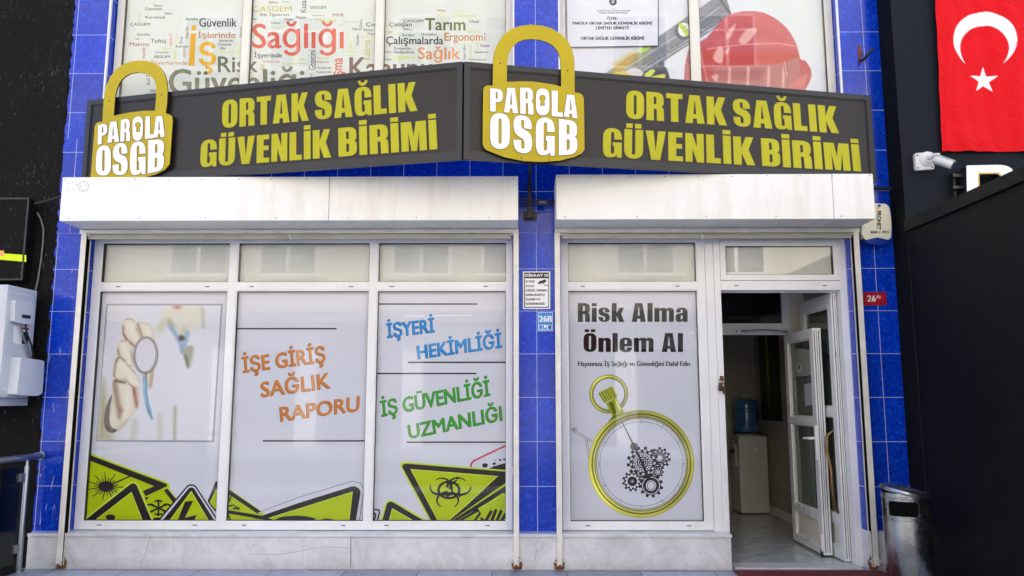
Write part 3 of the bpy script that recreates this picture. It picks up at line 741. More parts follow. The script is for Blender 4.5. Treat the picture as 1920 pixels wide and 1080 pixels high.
P_.ell(494, 374, 17, 9, (190, 112, 90), 18); P_.glow([(455, 440), (470, 470)], 14, (150, 150, 120), .6)
P_.poly([(520, 470), (545, 480), (540, 505), (505, 505)], (200, 196, 170), 12)
P_.line([(462, 470), (490, 510), (515, 560), (520, 590)], 20, (128, 166, 202), 16, .9); P_.line([(545, 500), (535, 540), (520, 580)], 20, (134, 170, 205), 16, .9)
P_.ell(516, 524, 15, 14, (84, 80, 82), 12)
P_.poly([(522, 585), (560, 560), (575, 590), (548, 672)], (168, 166, 146), 14); P_.glow([(535, 610), (548, 660)], 8, (110, 112, 80), .8)
P_.glow([(575, 560), (570, 600), (552, 660)], 4, (190, 190, 180), .8)
P_.glow([(485, 860), (482, 1015)], 9, (176, 174, 140), .8); P_.glow([(410, 900), (412, 1015)], 14, (190, 190, 170), .6); P_.glow([(290, 930), (280, 1015)], 20, (186, 186, 162), .6)
SK, LT, BR_, DK = (212, 200, 174), (230, 224, 208), (158, 124, 88), (92, 68, 48)
def finger(pts, lines, hi, crease=()):
    k = P_.poly(pts, SK, 5)
    P_.blend(k * P_._edge(P_.sdf(pts) + 7, 12, .55), LT)                     # paler away from the outline
    for p, w, col, al in lines: P_.shade(k, p, w, col, al)
    P_.shade(k, hi, 13, LT, .85)
    for p in crease: P_.shade(k, p, 2.5, DK, .7)
finger([(300, 455), (330, 447), (368, 462), (388, 520), (388, 640), (374, 760), (352, 756), (345, 620), (320, 520)], [([(302, 455), (316, 490), (328, 530)], 7, BR_, .8), ([(370, 640), (372, 700), (366, 752)], 9, BR_, .55)], [(350, 480), (372, 560), (370, 660)])
W_ = [(186, 725), (255, 730), (306, 742), (312, 800), (306, 855), (268, 912), (222, 968), (178, 984), (152, 960), (170, 885), (182, 800)]
finger(W_, [([(192, 735), (204, 820), (216, 880), (220, 905)], 15, BR_, .85), ([(196, 728), (214, 734), (240, 738)], 7, DK, .75), ([(288, 765), (293, 815), (300, 852)], 10, (176, 100, 70), .85), ([(222, 868), (232, 876)], 10, (180, 110, 76), .6), ([(176, 972), (214, 960), (250, 925)], 14, (196, 188, 160), .8)], [(250, 780), (258, 850), (235, 910)], ([(278, 745), (286, 800)],))
finger([(231, 452), (246, 432), (268, 428), (290, 440), (306, 476), (324, 520), (318, 556), (292, 570), (264, 548), (236, 520), (229, 482)], [([(233, 470), (233, 500), (250, 530), (290, 566)], 8, BR_, .8), ([(248, 434), (268, 429), (288, 440)], 5, BR_, .55), ([(300, 480), (318, 520)], 6, BR_, .45)], [(262, 460), (280, 500), (300, 535)], ([(232, 505), (262, 545), (288, 568)],))
finger([(205, 572), (218, 542), (240, 530), (262, 542), (276, 580), (284, 640), (270, 662), (242, 640), (210, 622)], [([(207, 580), (214, 612), (246, 640)], 8, BR_, .75), ([(222, 538), (252, 536)], 5, BR_, .5), ([(272, 590), (280, 640)], 6, BR_, .5)], [(236, 560), (252, 600), (264, 640)], ([(210, 622), (242, 642), (268, 662)],))
finger([(190, 640), (200, 618), (220, 618), (256, 650), (292, 690), (312, 722), (306, 754), (284, 765), (260, 748), (242, 722), (206, 726), (184, 704)], [([(206, 622), (197, 650), (190, 700)], 7, BR_, .7), ([(242, 724), (262, 748), (288, 764)], 6, BR_, .7), ([(256, 652), (296, 696)], 5, BR_, .4)], [(220, 650), (250, 684), (282, 730)], ([(200, 640), (208, 622), (222, 620), (240, 634)], [(186, 704), (206, 727), (240, 724)]))
P_.shade(np.ones_like(P_.U), [(290, 735), (306, 748)], 7, (238, 226, 214), .7)
P_.poly([(180, 797), (160, 835), (144, 890), (142, 940), (158, 974), (186, 982), (206, 966), (180, 958), (168, 925), (170, 870)], (96, 88, 82), 4); P_.line([(172, 838), (157, 890), (158, 940), (178, 968)], 3.5, (150, 140, 132), 3, .8)
P_.ell(342, 607, 60, 91, (84, 78, 72), 3, 1, .06); P_.ell(341, 606, 57, 88, (196, 192, 180), 3, 1, .06); P_.ell(341, 606, 53, 84, (112, 104, 96), 3, 1, .06); P_.ell(342, 606, 49, 80, (208, 208, 220), 4, 1, .06)
P_.line([(338, 698), (338, 728)], 18, (120, 116, 108), 4); P_.line([(335, 698), (335, 728)], 5, (224, 222, 216), 3)
P_.line([(340, 728), (341, 790), (350, 845), (362, 885)], 20, (104, 158, 196), 4); P_.line([(362, 885), (372, 912)], 12, (104, 152, 190), 4); P_.line([(336, 730), (337, 790), (346, 845)], 5, (150, 196, 220), 4)
g_ = P_.img.mean(2, keepdims=True); P_.img = g_ + (P_.img - g_) * .74
P_.img += np.random.default_rng(3).normal(0, 2.0, P_.img.shape)
P_.build('printed_photo', cr, winL)

LM, LP, DKI = M['lime'], M['lime_pale'], M['ink_dark']
PALE = ink((206, 208, 222))
# bay 1 hazard triangles
mb = MB(); cr = Crop(facade(YV), 4.155, 0, 820)
cr.poly(mb, [(672, 112), (1305, 350), (1326, 372), (1320, 402), (1400, 505), (1270, 655), (636, 655)], LP)
cr.poly(mb, [(676, 120), (1300, 356), (1318, 374), (1310, 402), (1385, 500), (1250, 655), (636, 655)], LM)
cr.poly(mb, rp([(678, 130), (1300, 364, 22), (1304, 380, 12), (1134, 458), (1112, 418), (1200, 380), (676, 172)]), DKI)
for i in range(22):
    a = 360 / 22 * i + 4; L_ = 150 if i % 2 == 0 else 98
    cr.stroke(mb, [(828 + 50 * math.cos(R(a)), 383 + 34 * math.sin(R(a))), (828 + L_ * math.cos(R(a)), 383 + L_ * .74 * math.sin(R(a)))], 10, DKI, 6)
cr.disc(mb, 828, 383, 58, DKI, 42)
cr.stroke(mb, [(880, 360), (1016, 302)], 9, DKI)
cr.poly(mb, [(1276, 412), (1306, 400), (1372, 480), (1348, 508)], DKI)
for a, b in (((1235, 486), (1235, 612)), ((1168, 520), (1304, 582)), ((1304, 520), (1168, 582))): cr.stroke(mb, [a, b], 15, DKI)
for x, y in ((1235, 490), (1235, 606), (1172, 520), (1300, 520), (1172, 582), (1300, 582)):
    cr.stroke(mb, [(x - 30, y - 12 if y > 550 else y + 10), (x, y), (x + 30, y - 12 if y > 550 else y + 10)], 14, DKI)
cr.poly(mb, [(1195, 628), (1240, 622), (1250, 655), (1200, 655)], DKI); cr.poly(mb, [(1128, 470), (1165, 462), (1140, 490)], DKI)
cr.poly(mb, rp([(630, 655), (1005, 358), (1043, 338, 30), (1078, 362), (1202, 655)]), LP)
cr.poly(mb, rp([(650, 655), (1012, 368), (1041, 350, 26), (1066, 372), (1186, 655)]), DKI)
cr.poly(mb, [(728, 655), (1026, 424), (1116, 655)], LP); cr.poly(mb, [(738, 655), (1025, 434), (1108, 655)], LM)
cr.disc(mb, 862, 622, 38, DKI, 22); cr.poly(mb, [(838, 624), (886, 624), (900, 655), (846, 655)], DKI)
cr.poly(mb, [(640, 642), (668, 610), (660, 635), (652, 655), (636, 655)], DKI)
cr.view(3, 0, 720)
cr.poly(mb, rp([(880, 775), (1052, 572), (1077, 556, 26), (1102, 572), (1216, 745), (1216, 775)]), DKI)
cr.poly(mb, rp([(893, 775), (1056, 580), (1077, 566, 22), (1098, 580), (1216, 762), (1216, 775)]), PALE)
cr.poly(mb, rp([(908, 775), (1061, 588), (1077, 576, 18), (1093, 588), (1212, 775)]), DKI)
cr.poly(mb, [(948, 775), (1077, 600), (1180, 775)], LP); cr.poly(mb, [(954, 775), (1077, 606), (1174, 775)], LM)
cr.poly(mb, [(1042, 661), (1088, 656), (1030, 775), (996, 775)], DKI); cr.poly(mb, [(1042, 752), (1110, 735), (1088, 775), (1028, 775)], DKI)
cr.poly(mb, [(1168, 660), (1214, 548), (1226, 548), (1226, 720), (1208, 715)], DKI); cr.poly(mb, [(1180, 665), (1216, 590), (1226, 590), (1226, 712), (1208, 700)], LM)
mb.build('hazard_graphic', winL)
# bay 2
mb = MB(); cr = Crop(facade(YV), 3, 0, 720)
cr.poly(mb, [(1262, 575), (1290, 588), (1482, 722), (1500, 775), (1256, 775)], LP)
cr.poly(mb, [(1262, 582), (1288, 592), (1474, 722), (1490, 775), (1256, 775)], LM)
cr.poly(mb, [(1262, 586), (1284, 590), (1476, 722), (1452, 732), (1262, 604)], DKI)
for a, b in (((1268, 690), (1320, 680)), ((1290, 660), (1300, 630)), ((1310, 700), (1350, 705)), ((1320, 688), (1348, 700)), ((1275, 720), (1300, 770)), ((1262, 770), (1280, 730))): cr.stroke(mb, [a, b], 10, DKI, 6)
cr.poly(mb, [(1280, 708), (1480, 742), (1640, 775), (1560, 775), (1280, 728)], DKI)
cr.poly(mb, [(1300, 745), (1420, 756), (1480, 775), (1310, 775)], LM)
cr.view(1, 0, 0)
cr.stroke(mb, [(484, 962), (560, 934), (662, 904), (674, 908), (679, 918), (671, 976)], 2.2, PALE)
cr.stroke(mb, [(484, 961), (560, 932.5), (662, 902), (676, 906), (682, 917), (674, 976)], .9, DKI)
cr.poly(mb, rp([(476, 972), (560, 943), (664, 910.5, 6), (677, 918, 8), (667, 977), (520, 977)]), DKI)
cr.poly(mb, [(503, 971), (560, 953.5), (661.5, 921.5), (655, 977), (520, 977)], LP); cr.poly(mb, [(507, 971), (560, 955), (660.5, 923), (654, 977), (520, 977)], LM)
cr.poly(mb, [(516, 974), (530, 968.5), (556, 966.5), (575, 968), (592, 972), (588, 977), (520, 977)], DKI); cr.poly(mb, [(598, 975), (612, 972), (626, 974), (626, 977), (598, 977)], DKI)
mb.build('hazard_graphic', winL)
# bay 3
mb = MB(); cr = Crop(facade(YV), 3, 560, 720)
RED = ink((186, 70, 82))
cr.stroke(mb, [(1180, 340), (1060, 396), (985, 432), (972, 446), (968, 462), (976, 478)], 11, RED)
for x, y, r_ in ((1048, 458, 16), (1100, 448, 9), (1133, 427, 7), (1156, 424, 7), (1105, 428, 4)): cr.disc(mb, x, y, r_, DKI, r_ * .8)
cr.poly(mb, [(1060, 480), (1100, 462), (1180, 440), (1180, 495)], DKI)
cr.poly(mb, rp([(562, 448, 24), (585, 436), (1180, 485), (1180, 775), (738, 775)]), LP)
cr.poly(mb, rp([(572, 452, 24), (596, 444), (1180, 492), (1180, 775), (745, 775)]), LM)
cr.poly(mb, rp([(576, 455, 22), (606, 448), (1180, 494), (1180, 545), (850, 775), (750, 775)]), DKI)
cr.poly(mb, [(628, 478), (1122, 518), (950, 678), (838, 775), (785, 775)], LP); cr.poly(mb, [(636, 482), (1112, 522), (944, 676), (832, 775), (788, 775)], LM)
cr.poly(mb, [(950, 682), (1136, 522), (1165, 548), (1000, 662)], DKI)
cr.poly(mb, [(852, 775), (1180, 562), (1180, 590), (905, 775)], DKI)
cr.poly(mb, [(880, 775), (1180, 600), (1180, 775)], LP); cr.poly(mb, [(890, 775), (1180, 606), (1180, 775)], LM)
cr.poly(mb, [(1150, 610), (1180, 580), (1180, 630)], DKI)
cr.ringc(mb, 845, 596, 66, 50, DKI, .8)
for (x, y, a0, a1) in ((798, 556, 285, 60), (908, 556, 255, 480), (842, 654, 135, 405)):
    pass
cr.arc(mb, 800, 585, 62, -90 + 0, 60, 4, DKI, .9, 20, 18); cr.arc(mb, 800, 585, 60, 200, 40, 6, DKI, .62, 24, 20)
cr.arc(mb, 912, 590, 60, -110, -220, 8, DKI, .85, 20, 18); cr.arc(mb, 906, 582, 62, -10, 150, 6, DKI, .66, 24, 20)
cr.arc(mb, 838, 655, 60, 130, 270, 6, DKI, .75, 20, 18); cr.arc(mb, 838, 655, 60, 50, -90, 6, DKI, .75, 20, 18)
cr.arc(mb, 805, 570, 50, 230, 380, 5, DKI, .8, 20, 15); cr.arc(mb, 895, 575, 58, 320, 170, 5, DKI, .8, 20, 15)
cr.disc(mb, 848, 600, 9, LM, 8)
cr.stroke(mb, [(900, 772), (960, 738), (1010, 708), (1020, 728), (985, 775)], 13, DKI)
for a, b in (((1050, 775), (1082, 718)), ((1084, 775), (1108, 712)), ((1112, 775), (1138, 716)), ((1138, 775), (1164, 730))):
    cr.stroke(mb, [a, b], 18, DKI); cr.disc(mb, b[0], b[1], 9, DKI)
cr.poly(mb, [(1026, 745), (1060, 775), (1020, 775)], DKI)
cr.poly(mb, rp([(455, 775), (488, 668), (510, 648, 16), (532, 656), (740, 775)]), LP)
cr.poly(mb, rp([(468, 775), (496, 672), (512, 658, 14), (530, 664), (716, 775)]), DKI)
cr.poly(mb, [(506, 775), (526, 698), (660, 775)], LP); cr.poly(mb, [(510, 775), (529, 706), (650, 775)], LM)
cr.stroke(mb, [(400, 716), (430, 706), (452, 708), (456, 722), (440, 775)], 8, DKI); cr.stroke(mb, [(400, 738), (428, 726), (434, 732), (424, 775)], 8, DKI)
mb.build('hazard_graphic', winL)
# black rules
mb = MB(); cr = Crop(facade(YV), 2.572, 420, 420)
for a, b in (((58, 505), (543, 505)), ((742, 386), (1220, 386)), ((888, 667), (1362, 667)), ((732, 721), (1217, 721)), ((187, 1046), (682, 1046)), ((880, 1052), (1362, 1052))): mb = MB(); cr.stroke(mb, [a, b], 7, DKI); mb.build('black_rule', winL)
for q_ in ([(875, 445), (962, 443)], [(988, 443), (1195, 441)]): mb = MB(); cr.stroke(mb, q_, 5, M['white_ink']); mb.build('white_rule', winL)
# slanted service names
BOLD = [(dx, dy) for dx in (-1.9, 0, 1.9) for dy in (-1.2, 1.2)]
def slanted(lines, face, edge, name):
    for t_, q_ in lines:
        mb = MB(); cr = Crop(facade(YV - .001), 2.572, 420, 420, step=.00006)
        q2 = [(x - 2.4, y + 2.2) for x, y in q_]
        write(mb, cr, t_, q2, edge, BOLD)
        write(mb, cr, t_, q_, face, BOLD)
        mb.build(name, winL)
slanted([('İŞE GİRİŞ', [(94, 716), (490, 664), (484, 592), (88, 646)]), ('SAĞLIK', [(182, 834), (514, 790), (508, 718), (178, 764)]), ('RAPORU', [(276, 951), (652, 900), (654, 830), (270, 884)])], ink((198, 122, 52)), ink((96, 62, 34)), 'orange_lettering')
slanted([('İŞYERİ', [(790, 548), (1016, 520), (1012, 456), (785, 484)]), ('HEKİMLİĞİ', [(938, 650), (1340, 594), (1336, 528), (932, 588)])], ink((40, 138, 206)), ink((30, 70, 110)), 'blue_lettering')
slanted([('İŞ GÜVENLİĞİ', [(763, 928), (1284, 826), (1278, 756), (756, 858)]), ('UZMANLIĞI', [(896, 1034), (1342, 946), (1336, 878), (888, 970)])], ink((58, 152, 48)), ink((32, 84, 30)), 'green_lettering')

# ---- right bay: heading, strapline and the stopwatch print
mb = MB(); cr = Crop(facade(YV), 4, 1030, 430)
BK = ink((24, 23, 23))
for t_, b_ in (('Risk', (213, 553, 563, 694)), ('Alma', (618, 553, 1037, 694)), ('Önlem', (256, 778, 782, 920)), ('Al', (843, 778, 1003, 920))):
    write(mb, cr, t_, bb(*b_), BK, font=heavy)
write(mb, cr, 'Hayatınıza İş Sağlığı ve Güvenliğini Dahil Edin', bb(217, 990, 1053, 1025), BK, [(-1.6, 0), (1.6, 0)])
mb.build('black_lettering', winR)
mb = MB(); cr.stroke(mb, [(1048, 779), (1086, 777)], 6, M['white_ink']); mb.build('white_rule', winR)
mb = MB(); cr = Crop(facade(YV), 2.769, 1040, 690)
GO = [ink(c) for c in ((172, 182, 52), (96, 98, 14), (150, 158, 30), (206, 212, 118), (120, 122, 20))]
FACE = ink((206, 208, 221)); LN = ink((70, 78, 84)); GDK = ink((38, 35, 37))
for a, b in (((80, 318), (190, 386)), ((88, 312), (196, 378)), ((160, 372), (176, 470)), ((168, 374), (182, 446))): cr.stroke(mb, [a, b], 2.4, LN)
cr.ringc(mb, 104, 317, 9, 6, LN)
def mix3(stops, x):
    for (x0, c0), (x1, c1) in zip(stops[:-1], stops[1:]):
        if x <= x1: k_ = (x - x0) / (x1 - x0); return tuple(p * (1 - k_) + q_ * k_ for p, q_ in zip(c0, c1))
    return stops[-1][1]
def gold_ring(name, cx, cy, r1, r0, q_, stops, shine, na=144, nr=22):
    '''printed metal ring: a polar grid of points carrying the ink of the printed picture'''
    me = bpy.data.meshes.new(name); vs = []; col = []
    for i in range(na):
        a_ = 2 * math.pi * i / na; s_ = shine(a_)
        for j in range(nr + 1):
            r_ = r1 + (r0 - r1) * j / nr; vs.append(cr.at(cx + r_ * math.cos(a_), cy + q_ * r_ * math.sin(a_)) - WL[winR])
            c_ = mix3(stops, j / nr); c_ = [min(255, v * s_) for v in c_]; col += [*lin(c_), 1]
    n_ = nr + 1
    me.from_pydata(vs, [], [(i * n_ + j, i * n_ + j + 1, ((i + 1) % na) * n_ + j + 1, ((i + 1) % na) * n_ + j) for i in range(na) for j in range(nr)])
    at = me.color_attributes.new('ink', 'FLOAT_COLOR', 'POINT'); at.data.foreach_set('color', col); me.materials.append(M['print'])
    o = bpy.data.objects.new(name, me); C.objects.link(o); o.parent = winR; WL[o] = WL[winR]; cr.up()
gold_ring('stopwatch_bow', 281, 135, 101, 80, 1.0, [(0, (96, 96, 14)), (.18, (150, 150, 34)), (.4, (214, 214, 110)), (.55, (196, 192, 60)), (.78, (120, 116, 16)), (1, (88, 84, 12))], lambda a_: .92 + .22 * math.cos(a_ - 3.9) + .08 * math.cos(3 * a_))
cr.poly(mb, rp([(266, 182), (322, 154), (338, 188, 10), (356, 222), (372, 240), (300, 262), (296, 240), (280, 214, 10)]), GO[2])
cr.poly(mb, [(280, 182), (298, 172), (322, 232), (308, 246)], GO[1]); cr.poly(mb, [(312, 166), (320, 162), (344, 214), (334, 220)], GO[3])
cr.poly(mb, rp([(225, 130, 8), (298, 92, 8), (330, 150, 8), (256, 183, 8)]), GO[0])
for i in range(6):
    t_ = i / 6
    cr.stroke(mb, [(230 + 70 * t_, 128 - 34 * t_), (260 + 70 * t_, 180 - 32 * t_)], 6, GO[1] if i % 2 else GO[4])
cr.poly(mb, rp([(276, 280), (300, 250, 8), (385, 226, 10), (372, 246), (330, 262)]), GO[1])
gold_ring('stopwatch_case', 450, 498, 275, 234, 1.015, [(0, (150, 158, 34)), (.10, (192, 190, 62)), (.30, (214, 208, 98)), (.42, (150, 156, 34)), (.47, (66, 66, 10)), (.53, (86, 84, 12)), (.60, (176, 176, 54)), (.72, (214, 210, 120)), (.80, (120, 116, 18)), (.86, (90, 86, 20)), (.93, (196, 200, 110)), (1, (140, 142, 60))], lambda a_: .98 + .16 * math.cos(a_ - 2.4) + .10 * math.cos(2 * a_ + .6) + .06 * math.cos(5 * a_))
cr.disc(mb, 450, 498, 236, FACE, 240)
cr.ringc(mb, 450, 498, 234, 231.5, LN, 1.015, 96); cr.ringc(mb, 450, 498, 217, 215, LN, 1.015, 96)
for i in range(120):
    a = R(3 * i); lw = 2.6 if i % 10 == 0 else 1.0; r0 = 210 if i % 10 == 0 else 218
    cr.stroke(mb, [(450 + r0 * math.cos(a), 498 + 1.015 * r0 * math.sin(a)), (450 + 231 * math.cos(a), 498 + 1.015 * 231 * math.sin(a))], lw, LN)
    cr.lift -= cr.step
cr.up()
def gear(cx, cy, r, teeth, w, rot=0, body=None):
    def prof(rr_, k):
        P = []
        for i in range(teeth):
            a = 360 / teeth * i + rot; s_ = 360 / teeth
            for da, q in ((-.26, .80), (-.20, 1), (.20, 1), (.26, .80)): P.append((cx + rr_ * (q if q == 1 else q) * math.cos(R(a + da * s_)), cy + rr_ * q * math.sin(R(a + da * s_))))
        return P
    cr.poly(mb, prof(r, 0), GDK); cr.poly(mb, prof(r - w, 1), body or FACE)
gear(545, 468, 58, 11, 15, 8); cr.ringc(mb, 545, 468, 34, 29, GDK); cr.ringc(mb, 545, 468, 27, 19, GDK); cr.ringc(mb, 545, 468, 16, 13, GDK)
gear(457, 490, 84, 13, 17, 4); cr.ringc(mb, 457, 490, 56, 51, GDK)
for i in range(12): cr.ringc(mb, 457 + 42 * math.cos(R(30 * i)), 490 + 42 * math.sin(R(30 * i)), 9, 5, GDK, n=14)
cr.disc(mb, 457, 490, 31, GDK); cr.ringc(mb, 457, 490, 24, 20, FACE); cr.ringc(mb, 457, 490, 13, 10, FACE)
gear(535, 540, 32, 9, 9, 0); cr.ringc(mb, 535, 540, 19, 13, GDK); cr.ringc(mb, 535, 540, 9, 6, GDK)
gear(500, 610, 64, 11, 8, 12, GDK); cr.ringc(mb, 500, 610, 46, 42, FACE); cr.disc(mb, 500, 610, 27, FACE); cr.ringc(mb, 500, 610, 22, 19, GDK)
gear(403, 588, 54, 11, 14, 3); cr.ringc(mb, 403, 588, 25, 9, GDK); cr.ringc(mb, 403, 588, 8, 4, GDK)
cr.poly(mb, [(466, 560), (490, 548), (505, 560), (480, 580)], GDK)
cr.disc(mb, 412, 407, 20, ink((92, 92, 96))); cr.ringc(mb, 412, 407, 20, 16, GDK)
cr.stroke(mb, [(349, 280), (400, 380), (426, 432), (480, 552)], 4, GDK, 13)
mb.build('stopwatch_graphic', winR)

# ---------------------------------------------------------------- upper windows
YU = .10
UR = [(3.402, 3.47), (5.12, 5.198)]
upL, opU = window('upper_window', -3.438, -.046, 3.402, 5.198, [(-3.438, -3.376), (-2.366, -2.285), (-1.226, -1.142), (-.110, -.046)], UR, YU, 'pvc_old', 3)
upL['label'] = 'three bay upper window printed with a cloud of words'
upR, opV = window('upper_window', .346, 2.664, 3.402, 5.198, [(.346, .401), (1.452, 1.542), (2.598, 2.664)], UR, YU, 'pvc_old', 2)
upR['label'] = 'two bay upper window printed with a red hard hat'
for fr, op in ((upL, opU), (upR, opV)):
    for (a, b, za, zb) in op: sheet(fr, 'vinyl_sheet', a, b, za, zb, YU + .042, 'vinyl_up' if fr is upL else 'vinyl')
YP = YU + .0415
cols = dict(k=(62, 60, 58), d=(70, 62, 66), g=(70, 92, 40), o=(196, 128, 62), n=(160, 92, 58), l=(202, 214, 96), y=(190, 186, 60), r=(214, 96, 78), b=(120, 92, 86), G=(112, 112, 88), h=(226, 170, 40), L=(212, 226, 90), c=(222, 142, 84))
WORDS = [
 (5.4, 220, 0, [('İKG', 370, 42, 455, 70, 'k'), ('Denetim', 285, 76, 455, 104, 'k'), ('Bilinç', 482, 126, 560, 150, 'k'), ('Kurumsal', 285, 160, 482, 188, 'k'), ('ÇASGEM', 132, 230, 332, 268, 'g'), ('Gürültü', 198, 336, 330, 362, 'k'), ('Teftiş', 338, 394, 495, 444, 'g'), ('Makina', 125, 428, 320, 466, 'n'), ('ISGUM', 375, 560, 530, 588, 'k'), ('İşyerlerinde', 340, 602, 708, 668, 'o'),
   ('Güvenlik', 830, 183, 1208, 272, 'k', 2), ('İşlerinde', 815, 303, 1195, 402, 'o', 2), ('Analiz', 690, 178, 818, 204, 'g'), ('Alanlarda', 1030, 400, 1168, 422, 'd'), ('Dünyada', 1022, 438, 1155, 468, 'k'), ('Elle', 1043, 478, 1092, 502, 'k'), ('Kurulan', 592, 454, 718, 482, 'g'), ('Makine', 335, 905, 425, 930, 'k'), ('Eğitim', 450, 475, 585, 506, 'L'), ('Güvenlik', 1010, 512, 1185, 536, 'L'), ('Yetki', 178, 386, 222, 402, 'k'), ('Yükümlülük', 380, 522, 522, 538, 'k'), ('İş', 606, 156, 640, 186, 'L')]),
 (6.75, 460, 0, [('ÇASGEM', 90, 78, 585, 162, 'y', 1), ('Alt İşveren', 180, 155, 552, 214, 'g', 1), ('ISGGM', 825, 75, 1020, 110, 'g', 1), ('Uygulama', 775, 138, 945, 164, 'l'), ('Maden', 640, 202, 768, 235, 'k', 1), ('Yangın', 485, 228, 605, 265, 'g'), ('MYK', 1108, 172, 1250, 210, 'n', 1), ('Makina', 898, 226, 1150, 272, 'l', 1), ('Tasarımı', 835, 182, 1000, 206, 'n'), ('İnşaat', 325, 270, 440, 304, 'g'), ('Bilinç', 305, 15, 415, 50, 'n'), ('İş Kur', 465, 8, 560, 34, 'g'),
   ('İşyerinde', 115, 650, 462, 745, 'd', 2), ('Araçlarında', 215, 764, 432, 796, 'c'), ('Değerlendirilmesi', 470, 786, 785, 824, 'l'), ('Kaplarla', 905, 766, 1058, 806, 'n'), ('Araçlarda', 905, 840, 1090, 878, 'k'), ('Yaşamında', 890, 894, 1092, 928, 'g'), ('Biyolojik', 910, 720, 1065, 752, 'y'), ('Hijyeni', 1350, 350, 1478, 388, 'g', 1), ('Bakım', 1500, 362, 1615, 395, 'g'), ('İşverenler', 1225, 250, 1445, 288, 'l'), ('Kapı', 1550, 412, 1632, 448, 'k'), ('Eğitimi', 1465, 452, 1620, 482, 'l'), ('Kurallar', 1230, 640, 1405, 666, 'l'), ('Çevre', 1245, 690, 1390, 714, 'l'), ('Temizlik', 570, 735, 760, 766, 'L'), ('İlgili', 315, 325, 485, 356, 'l'), ('unu', 85, 228, 138, 252, 'g'), ('iç', 1180, 300, 1240, 330, 'l')]),
 (7.111, 700, 0, [('Bilinç', 855, 125, 965, 160, 'n'), ('Güvenlik', 1075, 128, 1240, 160, 'L'), ('Risk Yönetimi', 858, 184, 1365, 232, 'l', 1), ('ÇASGEM', 400, 260, 668, 308, 'g', 1), ('Ulusal', 1285, 264, 1408, 304, 'd', 1), ('Bilinç', 405, 378, 515, 412, 'g'), ('Gereken', 378, 446, 548, 484, 'g'), ('Hizmetleri', 642, 440, 848, 476, 'd'), ('Eğitim', 1250, 400, 1415, 438, 'l'), ('Donanımlar', 278, 626, 505, 662, 'k'), ('Havalandırma', 270, 674, 545, 712, 'd', 1), ('Eğitimi', 295, 734, 550, 804, 'L', 4), ('Hukuk', 1430, 590, 1548, 626, 'd'), ('Yapılması', 1338, 680, 1525, 716, 'd'), ('Psikososyal', 1270, 780, 1502, 810, 'g'), ('naat', 150, 410, 255, 442, 'y'), ('ucu', 150, 680, 240, 706, 'n'), ('riskiz', 150, 775, 240, 806, 'g'), ('iş', 310, 440, 350, 470, 'l')]),
]
VERT = [(5.4, 220, 0, [('Hazırlık', 248, 478, 285, 592, 'n'), ('kazandı', 522, 340, 552, 462, 'c'), ('Orun', 630, 372, 662, 446, 'k', 1), ('Hazırlık', 688, 268, 720, 388, 'n'), ('Acil D', 292, 745, 332, 866, 'g'), ('Sosyal', 215, 110, 236, 212, 'l'), ('İnşaat', 580, 338, 610, 440, 'l'), ('Meslek', 568, 508, 602, 596, 'l'), ('Eğitimi', 1208, 420, 1236, 580, 'L'), ('kanun', 1232, 275, 1254, 376, 'b'), ('tozları', 655, 486, 690, 582, 'n')]),
 (6.75, 460, 0, [('Kaza', 700, 5, 770, 158, 'd', 1), ('Gözetimi', 800, 635, 892, 885, 'd', 1), ('Yönünden', 1398, 440, 1438, 582, 'g', 1), ('Kaldırma', 1495, 503, 1582, 757, 'y', 1), ('Ders', 1445, 245, 1478, 345, 'k'), ('Hijyen', 1280, 384, 1308, 486, 'L'), ('Risk', 1320, 505, 1352, 622, 'L', 2), ('uzun', 195, 810, 240, 894, 'y'), ('iş', 818, 930, 855, 972, 'n')]),
 (7.111, 700, 0, [('Uygunluğun', 1195, 598, 1232, 800, 'd'), ('Uzman', 1275, 588, 1308, 762, 'l'), ('Kurul', 1375, 560, 1402, 664, 'l')])]
cr = Crop(facade(YP), step=.00003)
for sc_, x0, y0, ws in WORDS:
    cr.view(sc_, x0, y0)
    for w_ in ws:
        t_, l, t, r, b, c_ = w_[:6]; k_ = (w_[6] if len(w_) > 6 else .7) * .6; cr.lift = .0003
        mb = MB(); write(mb, cr, t_, bb(l, t, r, b), ink(cols[c_]), [(k_, 0), (-k_, 0)], box=True); mb.build('word', upL)
for sc_, x0, y0, ws in VERT:
    cr.view(sc_, x0, y0)
    for w_ in ws:
        t_, l, t, r, b, c_ = w_[:6]; k_ = (w_[6] if len(w_) > 6 else .7) * .6; cr.lift = .0003
        mb = MB(); write(mb, cr, t_, bv(l, t, r, b), ink(cols[c_]), [(k_, 0), (-k_, 0)], box=True); mb.build('word', upL)
def word(*a_, **k_):
    cr.lift = .0008; mb = MB(); write(mb, cr, *a_, **k_); mb.build('word', upL)
B2 = lambda k_: [(-k_, 0), (k_, 0), (0, -k_ * .6), (0, k_ * .6), (-k_ / 2, 0), (k_ / 2, 0)]
cr.view(5.4, 220, 0); word('ş', bb(828, 424, 996, 746), ink(cols['h']), B2(5), box=True)
H_ = ink(cols['h']); mb = MB(); cr.poly(mb, [(752, 262), (798, 258), (797, 305), (752, 308)], H_); cr.poly(mb, [(745, 342), (796, 340), (778, 662), (722, 666)], H_); mb.build('word', upL)
cr.view(1, 0, 0)
word('Risk', bb(409, 106, 483, 135.5), ink(cols['G']), B2(.6), box=True)
word('Güvenliği', bb(317, 125, 570, 192), ink((124, 124, 102)), B2(1.1), box=True)
word('Kanunu', bb(656, 108, 810, 146), ink(cols['b']), B2(1.0), box=True)
word('Çocuk Çalışan', bb(686, 42, 772, 51.5), ink(cols['g']), [(.3, 0)], box=True)
cr.view(6.75, 460, 0); word('Sağlığı', bb(92, 272, 1240, 702), ink(cols['r']), B2(6), box=True)
